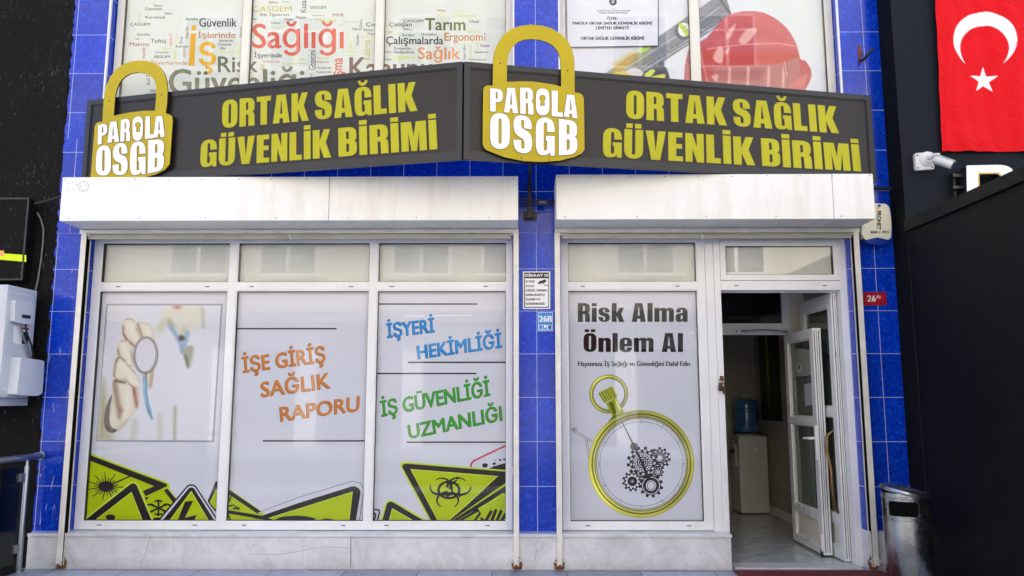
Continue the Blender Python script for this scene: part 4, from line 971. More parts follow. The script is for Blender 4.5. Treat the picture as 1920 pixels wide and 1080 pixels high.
word('şma', bv(1120, 735, 1268, 955), ink(cols['r']), B2(3), box=True)
cr.view(7.111, 700, 0); word('Tarım', bb(690, 245, 1224, 406), ink((104, 116, 60)), B2(5), box=True)
word('Çalışmalarda', bb(172, 486, 932, 620), ink(cols['d']), B2(2.4), box=True); word('Ergonomi', bb(950, 438, 1494, 578), ink(cols['o']), B2(2), box=True)
word('Sağlık', bb(596, 616, 1156, 834), ink(cols['c']), B2(3.4), box=True)

# hard hat, spirit level and tape measure, printed across both bays
cr = Crop(facade(YP), 3, 960, 0)
P_ = Print([(296, -30), (1795, -30), (1795, 640), (296, 640)], 330, 150, (214, 218, 224))
P_.glow([(1500, -20), (1790, 200)], 160, (216, 222, 216), .9); P_.glow([(300, 250), (500, 500)], 120, (222, 222, 234), .8)
def zz(u, v): return (u * 3 / 7.385 + 300, v * 3 / 7.385)
# spirit level
P_.poly([(430, 480), (1165, -30), (1200, -30), (1240, 96), (1000, 238), (850, 330), (520, 560)], (120, 124, 132), 3, 1, False)
P_.poly([(430, 480), (1165, -30), (1180, -12), (1000, 168), (470, 500)], (132, 136, 142), 4, 1, False)
P_.poly([(440, 470), (760, 262), (792, 280), (500, 470)], (158, 156, 150), 5, 1, False)
P_.glow([(600, 380), (690, 320)], 32, (206, 168, 70), .9); P_.glow([(700, 340), (760, 320)], 26, (140, 140, 110), .8)
P_.line([(480, 490), (830, 262), (1000, 160), (1170, 40)], 4, (192, 196, 200), 3)
P_.poly([(560, 500), (1000, 232), (1190, 110), (1236, 94), (1000, 246), (640, 500)], (158, 162, 168), 3, 1, False)
P_.line([(560, 520), (850, 338), (1000, 246), (1236, 100)], 5, (74, 78, 86), 3)
P_.line([(560, 490), (800, 335), (1000, 218), (1200, 92)], 2.5, (196, 200, 204), 2)
P_.line([(1160, -20), (1238, 96)], 12, (76, 84, 92), 3)
P_.ell(962, 172, 46, 52, (70, 78, 94), 4); P_.ell(968, 166, 34, 40, (226, 230, 230), 4); P_.line([(950, 140), (985, 190)], 25, (188, 214, 66), 4); P_.line([(958, 158), (974, 150)], 3, (96, 120, 40), 2); P_.line([(972, 176), (988, 168)], 3, (96, 120, 40), 2)
P_.poly([(712, 280), (765, 262), (780, 266), (750, 288), (718, 296)], (176, 220, 80), 4); P_.poly([(672, 280), (715, 268), (720, 290), (690, 300)], (206, 208, 196), 6)
# tape measure
P_.poly([(560, 420), (620, 402), (700, 398), (760, 430), (780, 520), (560, 520)], (226, 200, 88), 4); P_.poly([(640, 402), (690, 380), (735, 405), (748, 440), (690, 430)], (216, 214, 206), 4)
P_.poly([(735, 420), (780, 380), (845, 366), (880, 410), (880, 520), (700, 520)], (70, 74, 86), 4); P_.poly([(742, 424), (785, 388), (804, 402), (770, 436)], (206, 222, 96), 3); P_.poly([(770, 440), (850, 416), (862, 428), (840, 470)], (214, 210, 80), 3)
P_.poly([(820, 370), (840, 345), (856, 350), (850, 375)], (96, 98, 106), 4)
# hat
HAT = [(968, 520), (972, 400), (985, 310), (1010, 250), (1075, 226), (1128, 175), (1185, 104), (1250, 74), (1335, 62), (1420, 74), (1500, 118), (1560, 178), (1600, 250), (1622, 330), (1650, 342), (1682, 392), (1680, 445), (1645, 510), (1600, 560), (1000, 560)]
k = P_.poly(HAT, (186, 82, 86), 4)
P_.blend(k * P_._edge(P_.sdf(HAT) + 60, 120, .5), (190, 82, 84)); P_.shade(k, [(1000, 250), (1080, 226), (1180, 112), (1330, 66), (1500, 122), (1610, 270)], 26, (190, 98, 106), .7)
P_.shade(k, [(1250, 90), (1400, 95), (1500, 150)], 60, (196, 92, 94), .9); P_.shade(k, [(1100, 320), (1300, 338), (1560, 325)], 40, (188, 58, 52), .9); P_.shade(k, [(990, 300), (980, 420), (985, 500)], 22, (200, 110, 116), .9)
P_.shade(k, [(1160, 240), (1300, 228), (1560, 250)], 26, (196, 96, 98), .7)
P_.line([(1100, 275), (1300, 250), (1500, 244), (1615, 262)], 5, (236, 168, 168), 6, .8)
P_.line([(1060, 300), (1090, 420), (1110, 500)], 6, (236, 170, 160), 8, .7)
k2 = P_.poly([(1136, 384), (1300, 372), (1480, 362), (1560, 340), (1610, 330), (1620, 420), (1600, 560), (1150, 560), (1150, 450)], (178, 106, 102), 5)
for x in (1225, 1330, 1445, 1530): P_.shade(k2, [(x, 380), (x - 6, 520)], 8, (222, 178, 170), .9)
for x in (1275, 1390, 1560): P_.shade(k2, [(x, 380), (x - 4, 520)], 18, (170, 108, 108), .7)
P_.shade(k2, [(1160, 520), (1600, 520)], 40, (176, 124, 122), .7)
for a in ([(1206, 190), (1258, 132), (1240, 190), (1214, 222)], [(1275, 232), (1318, 168), (1378, 166), (1318, 246)], [(1130, 330), (1164, 262), (1190, 280), (1180, 356)], [(1196, 296), (1224, 262), (1214, 302)], [(1120, 430), (1160, 420), (1150, 460)]): P_.poly(a, (228, 184, 172), 10, .8)
P_.line([(1330, 70), (1440, 130), (1500, 200)], 6, (196, 88, 94), 8, .7); P_.line([(1620, 338), (1660, 400), (1640, 470)], 6, (172, 80, 84), 5); P_.poly([(1560, 480), (1650, 420), (1660, 440), (1620, 540), (1560, 540)], (206, 112, 108), 5)
P_.ell(1540, 385, 8, 28, (150, 70, 74), 6); P_.line([(1535, 350), (1545, 420)], 4, (236, 200, 196), 4)
P_.line([(968, 520), (975, 370), (990, 330), (1004, 380)], 5, (150, 76, 82), 5, .8)
P_.img += np.random.default_rng(5).normal(0, 1.6, P_.img.shape)
P_.build('printed_photo', cr, upR)
mb = MB(); cr.up()
cr.view(7.385, 1060, 0)
for i, t_ in enumerate(('14', '15', '16', '17', '18', '19', '20', '21')):
    x = 1172 + i * 64 ; y = 885 - i * 42.0
    write(mb, cr, t_, [(x - 22, y + 22), (x + 20, y - 6), (x + 8, y - 34), (x - 34, y - 6)], ink((62, 66, 74)), box=True)
cr.view(3, 960, 0)
for i, t_ in enumerate(('24', '25', '26', '27', '28', '29')):
    x = 1068 + i * 26.5; y = 185 - i * 17.5
    write(mb, cr, t_, [(x - 9, y + 10), (x + 9, y - 3), (x + 4, y - 14), (x - 14, y - 1)], ink((62, 66, 74)), box=True)
mb.build('scale_numbers', upR)

# ---------------------------------------------------------------- entrance: frame, transom light, leaves, hall
mb = MB()
mb.box(1.514, 1.580, YW, YW + .07, .0, 2.603, M['pvc'], .002); mb.box(1.5815, 1.632, YW - .004, YW + .08, .0, 2.603, M['pvc'], .002)
mb.box(2.593, 2.650, YW - .004, YW + .08, .0, 2.603, M['pvc'], .002)
mb.box(1.632, 2.593, YW - .003, YW + .06, 2.147, 2.224, M['pvc'], .002); mb.box(1.632, 2.593, YW, YW + .06, 2.556, 2.603, M['pvc'])
for xc in (1.76, 2.47): mb.box(xc - .018, xc + .018, YW - .0035, YW, 2.181, 2.188, M['slot'])
mb.box(1.632, 2.593, YW + .061, YW + .075, 2.135, 2.60, M['pvc'])
df = mb.build('door_frame', shop)
mb = MB(); mb.ring(1.633, 2.592, 2.226, 2.5545, .044, .046, YW - .012, YW + .05, M['pvc']); mb.ring(1.677, 2.548, 2.272, 2.5085, .004, .004, YW - .004, YW + .05, M['gasket'])
ts = mb.build('transom_sash', df)
mb = MB(); mb.box(1.681, 2.544, YW, YW + .003, 2.276, 2.5045, M['glass']); mb.build('glass_pane', df)
sheet(df, 'frosted_panel', 1.681, 2.544, 2.276, 2.5045, YW + .03, 'blind')
mb = MB(); mb.box(1.632, 2.593, -.03, .16, 0.002, .016, M['marble'], .003); mb.build('threshold', shop)

mb = MB(); mb.box(.60, 2.8, .161, 3.15, -.02, .010, M['floor_tile']); mb.build('hall_floor', shop)
mb = MB()
mb.box(.60, 1.53, .162, .24, .011, 2.6, M['inner_wall']); mb.box(.52, .60, .162, 3.15, .011, 2.6, M['inner_wall'])
mb.box(.52, 2.9, 3.15, 3.25, .011, 2.6, M['inner_wall']); mb.box(2.8, 2.9, 1.15, 3.15, .011, 2.6, M['inner_wall'])
mb.box(2.66, 2.9, D_ + .001, 1.15, .011, 2.6, M['inner_wall'])
mb.build('hall_wall', shop)
mb = MB(); mb.box(.52, 2.9, .162, 3.25, 2.601, 2.66, M['ceiling']); mb.build('hall_ceiling', shop)
mb = MB(); mb.box(.60, 2.43, 3.138, 3.1495, .011, .10, M['pvc_old']); mb.box(2.788, 2.7995, 1.16, 3.138, .011, .10, M['pvc_old']); mb.build('skirting', shop)
YI = 1.09
mb = MB()
mb.box(.6, 2.508, YI, YI + .06, 1.866, 1.972, M['pvc'], .003); mb.box(2.453, 2.527, YI + .001, YI + .059, 1.9725, 2.6, M['pvc'], .003); mb.box(2.528, 2.66, YI + .004, YI + .055, .011, 2.6, M['pvc_old'])
mb.box(.6, 1.55, YI, YI + .06, .011, 1.865, M['inner_wall']); mb.box(.6, 2.452, YI, YI + .06, 2.4, 2.6, M['pvc'])
mb.box(2.508, 2.527, YI, YI + .06, .011, 1.971, M['pvc'])
ip = mb.build('inner_door_frame', shop)
mb = MB(); mb.box(.6, 2.452, YI + .025, YI + .03, 1.973, 2.399, M['glass_dark']); mb.build('glass_pane', ip)
mb = MB(); mb.box(2.02, 2.12, YI - .03, YI - .001, 1.88, 1.91, M['steel']); mb.tube([(2.06, YI - .035, 1.897), (2.25, YI - .10, 1.905), (2.40, YI - .05, 1.90)], .008, M['steel'], 8); mb.box(2.36, 2.48, YI - .05, YI - .03, 1.882, 1.904, M['steel'], .004); mb.build('door_closer', ip)

def leaf(name, x0, x1, y0, y1, z0, z1, bands, stile, rails, label, glass):
    """a door leaf lying in a plane of constant x, hinged at its far or near edge"""
    mb = MB()
    mb.box(x0, x1, y0, y0 + stile, z0, z1, M['pvc'], .003); mb.box(x0, x1, y1 - stile, y1, z0, z1, M['pvc'], .003)
    for (a, b) in rails: mb.box(x0 + .001, x1 - .001, y0 + stile, y1 - stile, a, b, M['pvc'], .002)
    for (a, b, kind) in bands:
        for dx in (x0 + .012, x1 - .022):
            for (ya, yb, za, zb) in ((y0 + stile, y0 + stile + .014, a, b), (y1 - stile - .014, y1 - stile, a, b), (y0 + stile + .014, y1 - stile - .014, a, a + .014), (y0 + stile + .014, y1 - stile - .014, b - .014, b)):
                mb.box(dx, dx + .01, ya, yb, za, zb, M['pvc_old'])
        if kind == 'solid': mb.box(x0 + .02, x1 - .024, y0 + stile, y1 - stile, a, b, M['pvc_old'])
    for k in range(3): mb.box(x0 + .012 + .018 * k, x0 + .018 + .018 * k, y0 - .0015, y0 + .002, z0 + .02, z1 - .02, M['gasket' if k != 1 else 'steel'])
    d = mb.build(name, shop); d['label'] = label
    for (a, b, kind) in bands:
        if kind == 'glass':
            g = MB(); g.box((x0 + x1) / 2 - .003, (x0 + x1) / 2 + .003, y0 + stile, y1 - stile, a, b, M[glass]); g.build('glass_pane', d)
    return d
dA = leaf('door', 2.455, 2.525, .37, 1.085, .03, 1.865, [(.36, 1.06, 'glass'), (1.12, 1.785, 'glass'), (.10, .29, 'solid')], .085, [(.03, .10), (.29, .36), (1.06, 1.12), (1.785, 1.865)], 'inner glazed door leaf standing open', 'glass_door')
mb = MB(); mb.box(2.443, 2.455, .385, .42, .78, 1.06, M['pvc'], .004); mb.tube([(2.45, .405, .955), (2.40, .405, .955), (2.395, .42, .955), (2.395, .53, .950)], [.011, .011, .011, .009], M['pvc'], 10); mb.build('handle', dA)
mb = MB(); mb.box(2.44, 2.455, .375, .41, .06, .19, M['pvc_old'], .004); mb.tube([(2.447, .39, .075), (2.447, .39, .012)], .012, M['dark_plastic'], 10); mb.build('floor_bolt', dA)
cr = Crop(Plane((2.484, 0, 0), (-1, 0, 0)), 5.4, 1460, 560)
for nm, q_, col in (('paper_notice', [(172, 500), (322, 520), (338, 775), (180, 790)], (150, 156, 150)), ('paper_notice', [(258, 872), (338, 850), (352, 1075), (270, 1085)], (176, 184, 192))):
    mb = MB(); cr.poly(mb, q_, ink(col)); pn = mb.build(nm, dA)
    if col[0] < 160:
        mb = MB(); cr.disc(mb, 206, 700, 26, ink((190, 196, 176)), 48); cr.disc(mb, 206, 690, 9, ink((70, 74, 70)), 26); mb.build('printed_badge', dA)
dB = leaf('door', 2.545, 2.592, .175, .88, .02, 2.135, [(.36, 1.14, 'glass'), (1.21, 2.03, 'glass'), (.11, .29, 'solid')], .085, [(.02, .11), (.29, .36), (1.14, 1.21), (2.03, 2.135)], 'outer glazed door leaf folded back behind the inner one', 'glass_door')
mb = MB(); mb.tube([(2.545, .28, 1.02), (2.50, .29, .98), (2.49, .28, .86), (2.50, .24, .70), (2.495, .23, .56), (2.51, .24, .42), (2.545, .25, .38)], .013, M['brass'], 10); mb.build('handle', dB)
mb = MB(); cr = Crop(Plane((2.562, 0, 0), (-1, 0, 0)), 3.1775, 1320, 420)
write(mb, cr, '73 44 33', [(722, 812), (788, 792), (786, 762), (722, 780)], BK, [(1, 0), (-1, 0)]); write(mb, cr, 'grup.com', [(722, 848), (792, 836), (790, 822), (722, 838)], BK)
mb.build('black_lettering', dB)

# ================================================================== ROLLER SHUTTERS
def shutter(x0, x1, zb, zt, rails, seam, label, lx0, lx1, lock_sides):
    YF = -.36
    t = thing('roller_shutter', label, 'shutter', ((x0 + x1) / 2, -.06, 0), 'roller shutters over the shop front')
    mb = MB()
    mb.box(x0, seam - .001, YF, -.001, zb, zt, M['white_metal'], .006); mb.box(seam + .001, x1, YF, -.001, zb, zt, M['white_metal'], .006)
    mb.box(seam - .0012, seam + .0012, YF + .004, -.01, zb + .004, zt - .004, M['screw'])
    h = mb.build('housing', t)
    mb = MB()
    n = int((x1 - x0) / .26)
    for i in range(n + 1):
        x = x0 + .03 + (x1 - x0 - .06) * i / n + random.uniform(-.02, .02)
        mb.lathe([(.0045, 0), (.004, -.003), (.001, -.004)], (x, YF, zt - .018 + random.uniform(-.003, .003)), M['screw'], 8, 1)
        if i % 2 == 0: mb.lathe([(.0045, 0), (.004, -.003), (.001, -.004)], (x + .05, YF, zb + .022), M['screw'], 8, 1)
    mb.build('screw', h)
    if x0 < -2:
        mb = MB(); cr = Crop(facade(YF - .0006), 2.4, 0, 330)
        cr.ringc(mb, 376, 47, 23, 21.5, M['screw']); [cr.disc(mb, a, b, 2, M['screw']) for a, b in ((362, 46), (376, 62), (388, 44), (378, 32), (306, 33), (328, 30), (330, 58), (307, 70), (345, 40))]
        mb.build('drilled_mark', h)
    mb = MB(); mb.box(lx0, lx1, -.064, -.002, 2.590, zb - .004, M['white_rail'], .003); mb.build('lintel_strip', t)
    mb = MB(); mb.box(lx0 + .06, lx1 - .06, -.050, -.012, 2.548, 2.587, M['beige_bar'], .004); mb.box(lx0 + .07, lx1 - .07, -.058, -.044, 2.566, 2.572, M['beige_bar'])
    for q in (.48,):
        x = lx0 + (lx1 - lx0) * q; mb.tube([(x, -.055, 2.582), (x, -.075, 2.572), (x + .012, -.075, 2.548), (x + .004, -.058, 2.540)], .007, M['white_rail'], 8)
    mb.box(lx1 - .10, lx1 - .03, -.070, -.052, 2.570, 2.582, M['beige_bar'], .002); mb.box(lx0 + .03, lx0 + .10, -.070, -.052, 2.570, 2.582, M['beige_bar'], .002)
    mb.build('bottom_bar', t)
    for (a, b, op) in rails:
        mb = MB(); z0, z1 = .03, 2.588
        if op == 0: mb.box(a, b, -.072, -.0005 if a > 2 else -.042, z0, z1, M['white_rail'], .003)
        else:
            o, i = (a, b) if op > 0 else (b, a)         # the channel opens towards the window
            w = .006 * op
            mb.box(min(o, i), max(o, i), -.076, -.070, z0, z1, M['white_rail'], .001)
            mb.box(min(o, o + w), max(o, o + w), -.0695, -.0445, z0, z1, M['white_rail'])
            mb.box(min(o + w * 1.2, i - w), max(o + w * 1.2, i - w), -.0665, -.048, z0, z1, M['dark_gap'])  # dark filler blackens the channel in place of real shade
            mb.box(min(o, i), max(o, i), -.0455 , -.0415, z0 , .26, M['white_rail'])
            mb.box(min(o, i), max(o, i) , -.0095, -.0005, .263, z1, M['white_rail'])
            mb.box(min(o + w, i - w), max(o + w, i - w), -.0435, -.010, .263, z1, M['dark_gap'])
        r_ = mb.build('guide_rail', t)
        mb = MB(); x = (a + b) / 2; s_ = lock_sides
        mb.tube([(x + .02 * math.cos(R(k)) * 2.2 - .012, -.088, .075 + .012 * math.sin(R(k))) for k in range(0, 361, 30)], .0035, M['white_rail'], 6, False)
        mb.box(x - .016, x + .016, -.094, -.077, .045, .10, M['white_rail'], .003); mb.box(x - .011, x + .009, -.088, -.079, .024, .044, M['rust'], .003)
        mb.build('lock_eye', r_)
    return t
shutter(-3.517, -.004, 2.626, 2.972, [(-3.500, -3.458, 1), (-.042, .0, 0)], -1.452, 'long white roller shutter box with side rails above the wide left window', -3.523, -.001, 1)
shutter(.287, 2.708, 2.630, 2.984, [(.285, .328, 0), (2.656, 2.698, -1)], 2.395, 'short white roller shutter box with side rails above window and open door', .290, 2.714, 1)

# ================================================================== FASCIA SIGNS
ZT = 3.712
class SignPlane(Plane):
    def __init__(s, A, B):
        s.A, s.B = Vector((*A, 0)), Vector((*B, 0)); d = (s.B - s.A); s.len = d.length; s.d = d.normalized()
        Plane.__init__(s, (A[0], A[1], 0), (s.d.y, -s.d.x, 0))
    def w(s, t, z, lift=0.0): return s.A + s.d * t + Vector((0, 0, z)) + s.n * lift
def fascia(sp, zl, zr, label, words, lo):
    L_ = sp.len; t = thing('shop_sign', label, 'sign', tuple(sp.w(L_ / 2, lo)), 'dark fascia signs with lime lettering')
    zb = lambda a: zl + (zr - zl) * a / L_
    o = [sp.w(0, zb(0)), sp.w(L_, zb(L_)), sp.w(L_, ZT), sp.w(0, ZT)]
    F_ = .042; ins = [sp.w(F_, zb(F_) + F_ + .02), sp.w(L_ - F_, zb(L_ - F_) + F_ + .02), sp.w(L_ - F_, ZT - F_), sp.w(F_, ZT - F_)]
    mb = MB(); mb.slab([o, ins], -sp.n * .035, M['sign_frame']); mb.build('frame', t)
    lip = [sp.w(F_ - .004, zb(F_) + F_ + .014, -.005), sp.w(L_ - F_ + .004, zb(L_ - F_) + F_ + .014, -.005), sp.w(L_ - F_ + .004, ZT - F_ + .004, -.005), sp.w(F_ - .004, ZT - F_ + .004, -.005)]
    lin_ = [sp.w(F_ + .010, zb(F_) + F_ + .030, -.005), sp.w(L_ - F_ - .010, zb(L_ - F_) + F_ + .030, -.005), sp.w(L_ - F_ - .010, ZT - F_ - .010, -.005), sp.w(F_ + .010, ZT - F_ - .010, -.005)]
    p = MB(); pl = [sp.w(F_ - .01, zb(F_) + F_ + .01, -.010), sp.w(L_ - F_ + .01, zb(L_) + F_ + .01, -.010), sp.w(L_ - F_ + .01, ZT - F_ + .01, -.010), sp.w(F_ - .01, ZT - F_ + .01, -.010)]
    p.slab([pl], -sp.n * .012, M['sign_panel']); p.slab([lip, lin_], -sp.n * .004, M['sign_panel'])
    p.build('panel', t)
    for i, (lines) in enumerate(words):
        mb = MB(); cr = Crop(sp, lift=-.0094, step=.00008)
        for (txt, q) in lines:
            write(mb, cr, txt, q, M['sign_edge'], [(dx, dy) for dx in (-1.1, 0, 1.1) for dy in (-1.1, 0, 1.1)], font=heavy)
        cr.lift += .0006
        for (txt, q) in lines: write(mb, cr, txt, q, M['sign_yellow'], font=heavy)
        mb.build('lettering', t)
    return t
def part_quad(q, xa, xb):
    """the piece of a slanted line of text between two x positions along its baseline"""
    bl, br, tr, tl = [Vector(p) for p in q]; a = (xa - bl.x) / (br.x - bl.x); b = (xb - bl.x) / (br.x - bl.x)
    return [tuple(bl.lerp(br, a)), tuple(bl.lerp(br, b)), tuple(tl.lerp(tr, b)), tuple(tl.lerp(tr, a))]
SL = SignPlane((-3.548, -.055), (-.407, -.78)); SR = SignPlane((-.394, -.78), (2.852, -.10))
q1 = [(415, 240), (782, 207), (780, 152.5), (416, 187.5)]; q2 = [(374, 313.5), (819.5, 279), (817, 223.5), (376, 262.5)]
fascia(SL, 2.990, 2.976, 'dark fascia sign with lime lettering at left, angled towards the street', [[('ORTAK', part_quad(q1, 415, 578)), ('SAĞLIK', part_quad(q1, 590, 782))], [('GÜVENLİK', part_quad(q2, 374, 620)), ('BİRİMİ', part_quad(q2, 634, 819.5))]], 2.98)
q1 = [(1174.6, 221.5), (1574.5, 249.5), (1570, 199), (1175, 168)]; q2 = [(1130.7, 293.5), (1616, 321), (1611, 270.5), (1132, 238.5)]
fascia(SR, 2.978, 2.994, 'dark fascia sign with lime lettering at right, running back over the door', [[('ORTAK', part_quad(q1, 1174.6, 1364)), ('SAĞLIK', part_quad(q1, 1376.5, 1574.5))], [('GÜVENLİK', part_quad(q2, 1130.7, 1417)), ('BİRİMİ', part_quad(q2, 1430, 1616))]], 2.98)

def emblem(sp, view, plate, hole, letters, white_hole, screws, label, loc, zmin):
    t = thing('padlock_emblem', label, 'sign', loc, 'gold padlock emblems on the fascia')
    L_ = .030
    cr = Crop(sp, *view, lift=L_, step=.00005)
    def cl(p): return Vector((p.x, p.y, max(p.z, zmin)))
    mb = MB(); mb.slab([[cl(cr.at(*p)) for p in plate], [cr.at(*p) for p in hole]], -sp.n * .012, M['gold'], M['sign_edge']); pb = mb.build('plate', t)
    mb = MB()
    for p in screws:
        a = sp.n; mb.tube([cr.at(*p) - a * .03, cr.at(*p) + a * .003], .006, M['screw'], 8)
    mb.build('fixing_screw', t)
    mb = MB(); cr.lift += .0005
    for ch, q in letters:
        s_ = .5 * view[0]
        write(mb, cr, ch, q, M['sign_edge'], [(dx, dy) for dx in (-s_, 0, s_) for dy in (-s_, 0, s_)], font=heavy)
    cr.lift += .0001
    for ch, q in letters: write(mb, cr, ch, q, M['sign_white'], font=heavy)
    cr.lift += .0002
    x, y, r_ = white_hole; E_ = M['sign_edge']
    cr.disc(mb, x, y, r_ * 1.0, M['sign_edge'], r_ * 1.05); cr.poly(mb, [(x - r_ * .5, y), (x + r_ * .5, y), (x + r_ * .75, y + r_ * 2.4), (x - r_ * .75, y + r_ * 2.4)], M['sign_edge'])
    cr.disc(mb, x, y, r_ * .86, M['gold'], r_ * .9); cr.poly(mb, [(x - r_ * .36, y), (x + r_ * .36, y), (x + r_ * .6, y + r_ * 2.25), (x - r_ * .6, y + r_ * 2.25)], M['gold'])
    mb.build('lettering', t)
def qd(bl, br, tr, tl): return [bl, br, tr, tl]
plate = rp([(150, 320, 4), (152, 200, 60), (158, 52, 160), (330, 46, 60), (505, 52, 160), (516, 200, 60), (517, 350, 3), (546, 355), (558, 378, 10), (562, 500, 20), (561, 612, 14), (520, 640, 40), (370, 664, 120), (200, 640, 60), (116, 606, 10), (104, 590, 20), (106, 440, 20), (108, 330, 10), (124, 320, 4)], 8)
plate = [(150, 320), (151, 260), (152, 205), (158, 165), (174, 128), (200, 92), (232, 68), (270, 53), (320, 47), (370, 51), (415, 64), (455, 88), (487, 120), (506, 158), (515, 198), (517, 270), (517, 350), (540, 354), (553, 363), (558, 380), (560, 500), (561, 608), (548, 624), (515, 640), (450, 656), (370, 662), (290, 658), (200, 640), (120, 608), (108, 594), (105, 580), (106, 450), (108, 338), (113, 326), (124, 320)]
hole = [(213, 304), (214, 250), (215, 214), (222, 178), (238, 148), (262, 126), (292, 115), (322, 112), (358, 115), (392, 125), (422, 143), (442, 168), (453, 200), (456, 250), (457, 325), (420, 315), (330, 302), (260, 301)]
letters2 = [('P', qd((138, 437), (195, 440), (195, 337), (138, 334))), ('A', qd((200, 441), (263, 446), (263, 332), (200, 332))), ('R', qd((272, 447), (332, 452), (330, 331), (272, 331))), ('0', qd((343, 454), (403, 456), (403, 335), (343, 333))), ('L', qd((413, 458), (463, 463), (463, 347), (413, 343))), ('A', qd((467, 460), (529, 469), (529, 366), (467, 360))),
            ('O', qd((138, 605), (226, 607), (226, 447), (138, 443))), ('S', qd((242, 620), (326, 628), (326, 460), (242, 450))), ('G', qd((342, 632), (427, 636), (427, 466), (342, 462))), ('B', qd((445, 634), (528, 628), (528, 480), (445, 470)))]
emblem(SR, (2.4, 860, 30), plate, hole, letters2, (372, 378, 14), [(184, 221), (485, 254), (278, 645), (402, 654)], 'gold padlock emblem beside the peak of the fascia, whole and uncovered', (0.06, -.73, 2.98), 2.95)
plate1 = [(592, 690), (594, 640), (597, 580), (603, 535), (615, 490), (635, 440), (662, 404), (700, 374), (745, 356), (790, 349), (835, 350), (878, 362), (912, 384), (938, 420), (952, 465), (957, 520), (953, 590), (946, 645), (966, 650), (982, 662), (985, 690), (976, 820), (968, 930), (940, 962), (895, 985), (800, 1010), (700, 1025), (600, 1028), (530, 1020), (525, 1000), (527, 985), (540, 820), (549, 715), (558, 700), (570, 694)]
hole1 = [(655, 658), (658, 600), (663, 548), (672, 508), (690, 468), (716, 440), (748, 422), (790, 415), (828, 420), (860, 434), (882, 458), (892, 490), (894, 530), (890, 580), (886, 630), (830, 630), (740, 640)]
letters1 = [('P', qd((567, 822), (620, 812), (622, 702), (570, 712))), ('A', qd((622, 812), (688, 805), (688, 688), (622, 698))), ('R', qd((694, 805), (750, 800), (748, 674), (698, 683))), ('0', qd((765, 802), (820, 797), (822, 660), (762, 667))), ('L', qd((833, 790), (884, 784), (880, 662), (836, 664))), ('A', qd((880, 782), (944, 777), (944, 660), (880, 665))),
            ('O', qd((555, 994), (644, 994), (640, 820), (562, 832))), ('S', qd((650, 994), (736, 990), (736, 808), (656, 818))), ('G', qd((748, 994), (836, 986), (836, 800), (752, 806))), ('B', qd((848, 984), (938, 964), (942, 790), (852, 797)))]
emblem(SL, (3, 0, 0), plate1, hole1, letters1, (794, 712, 16), [(628, 575), (924, 540)], 'gold padlock emblem at the far left, its base cut off by the shutter box', (-3.1, -.18, 2.98), 2.986)

# post and cables that hold the signs up
t = thing('sign_bracket', 'black steel post and brace under the sign between the two shutter boxes', 'bracket', (.09, -.2, 2.75))
mb = MB(); mb.box(.070, .105, -.05, -.015, 2.72, 3.02, M['dark_plastic'], .003); mb.box(.035, .145, -.014, -.0005, 2.70, 2.78, M['dark_plastic'], .002); mb.box(.045, .13, -.05, -.016, 2.715, 2.73, M['dark_plastic'], .003)
mb.box(.075, .10, -.70, -.05, 2.985, 3.02, M['dark_plastic'], .003)
mb.build('post', t)
mb = MB()
for (z0, z1, y) in ((2.84, 2.835, -.10), (2.80, 2.81, -.12), (2.865, 2.85, -.09)): mb.tube([(-.003, y, z0), (.08, y - .02, (z0 + z1) / 2 - .012), (.20, y - .01, z1 - .006), (.286, y, z1)], .006, M['cable'], 7)
mb.tube([(.09, -.06, 2.84), (.15, -.1, 2.88), (.16, -.09, 2.81), (.19, -.1, 2.83)], .005, M['cable'], 7)
mb.lathe([(.014, -.03), (.014, .03)], (.19, -.11, 2.826), M['grey_cable'], 12, 0)
mb.build('cable', t)

# ================================================================== PLATES AND SIGNS ON THE TILES
t = thing('warning_sign', 'white printed notice with black heading and surveillance camera picture on the central blue tiles', 'sign', (.14, -.01, 2.0))
mb = MB(); cr = Crop(facade(-.0055), 7.2, 960, 490, step=.0001)
mb.slab([[cr.at(*p) for p in ((148, 137), (516, 137), (516, 642), (148, 642))]], (0, .005, 0), M['sign_white']); mb.build('plate', t)
mb = MB(); cr.lift = .0004; KI = M['black_ink']
cr.poly(mb, [(163, 150), (498, 150), (498, 628), (163, 628)], KI, [[(176, 230), (488, 230), (488, 614), (176, 614)]])
write(mb, cr, 'DİKKAT !!!', bb(176, 174, 484, 206), M['white_ink'], [(-3, 0), (3, 0), (0, -2), (0, 2)])
for i, (s_, r_) in enumerate((('BU İŞYERİ', 304), ('7/24 SAAT', 304), ('GÖRÜLÜR - GÖRÜNMEZ', 474), ('KAMERA SİSTEMİ İLE', 444), ('İZLENMEKTE VE', 382), ('KAYDEDİLMEKTEDİR', 440))):
    write(mb, cr, s_, bb(188, 258 + i * 60, r_, 288 + i * 60), KI, [(-1.2, 0), (1.2, 0)])
cr.poly(mb, [(346, 296), (366, 270), (448, 244), (464, 262), (452, 286), (372, 304), (356, 310)], KI); cr.stroke(mb, [(424, 292), (440, 324), (488, 324)], 9, KI)
mb.build('lettering', t)
t = thing('address_plate', 'bright blue plate reading 26B just under the white warning notice', 'sign', (.2, -.01, 1.85))
mb = MB(); cr = Crop(facade(-.0055), 7.2, 960, 490, step=.0001)
mb.slab([[cr.at(*p) for p in rp([(346, 680, 8), (556, 680, 8), (556, 946, 8), (346, 946, 8)])]], (0, .005, 0), M['blue_plate']); mb.build('plate', t)
mb = MB(); cr.lift = .0004
cr.poly(mb, rp([(352, 686, 8), (550, 686, 8), (550, 940, 8), (352, 940, 8)]), M['white_ink'], [rp([(357, 691, 8), (545, 691, 8), (545, 935, 8), (357, 935, 8)])])
write(mb, cr, '26B', bb(366, 736, 540, 816), M['white_ink'], [(-4, 0), (4, 0), (-2, 0), (2, 0)])
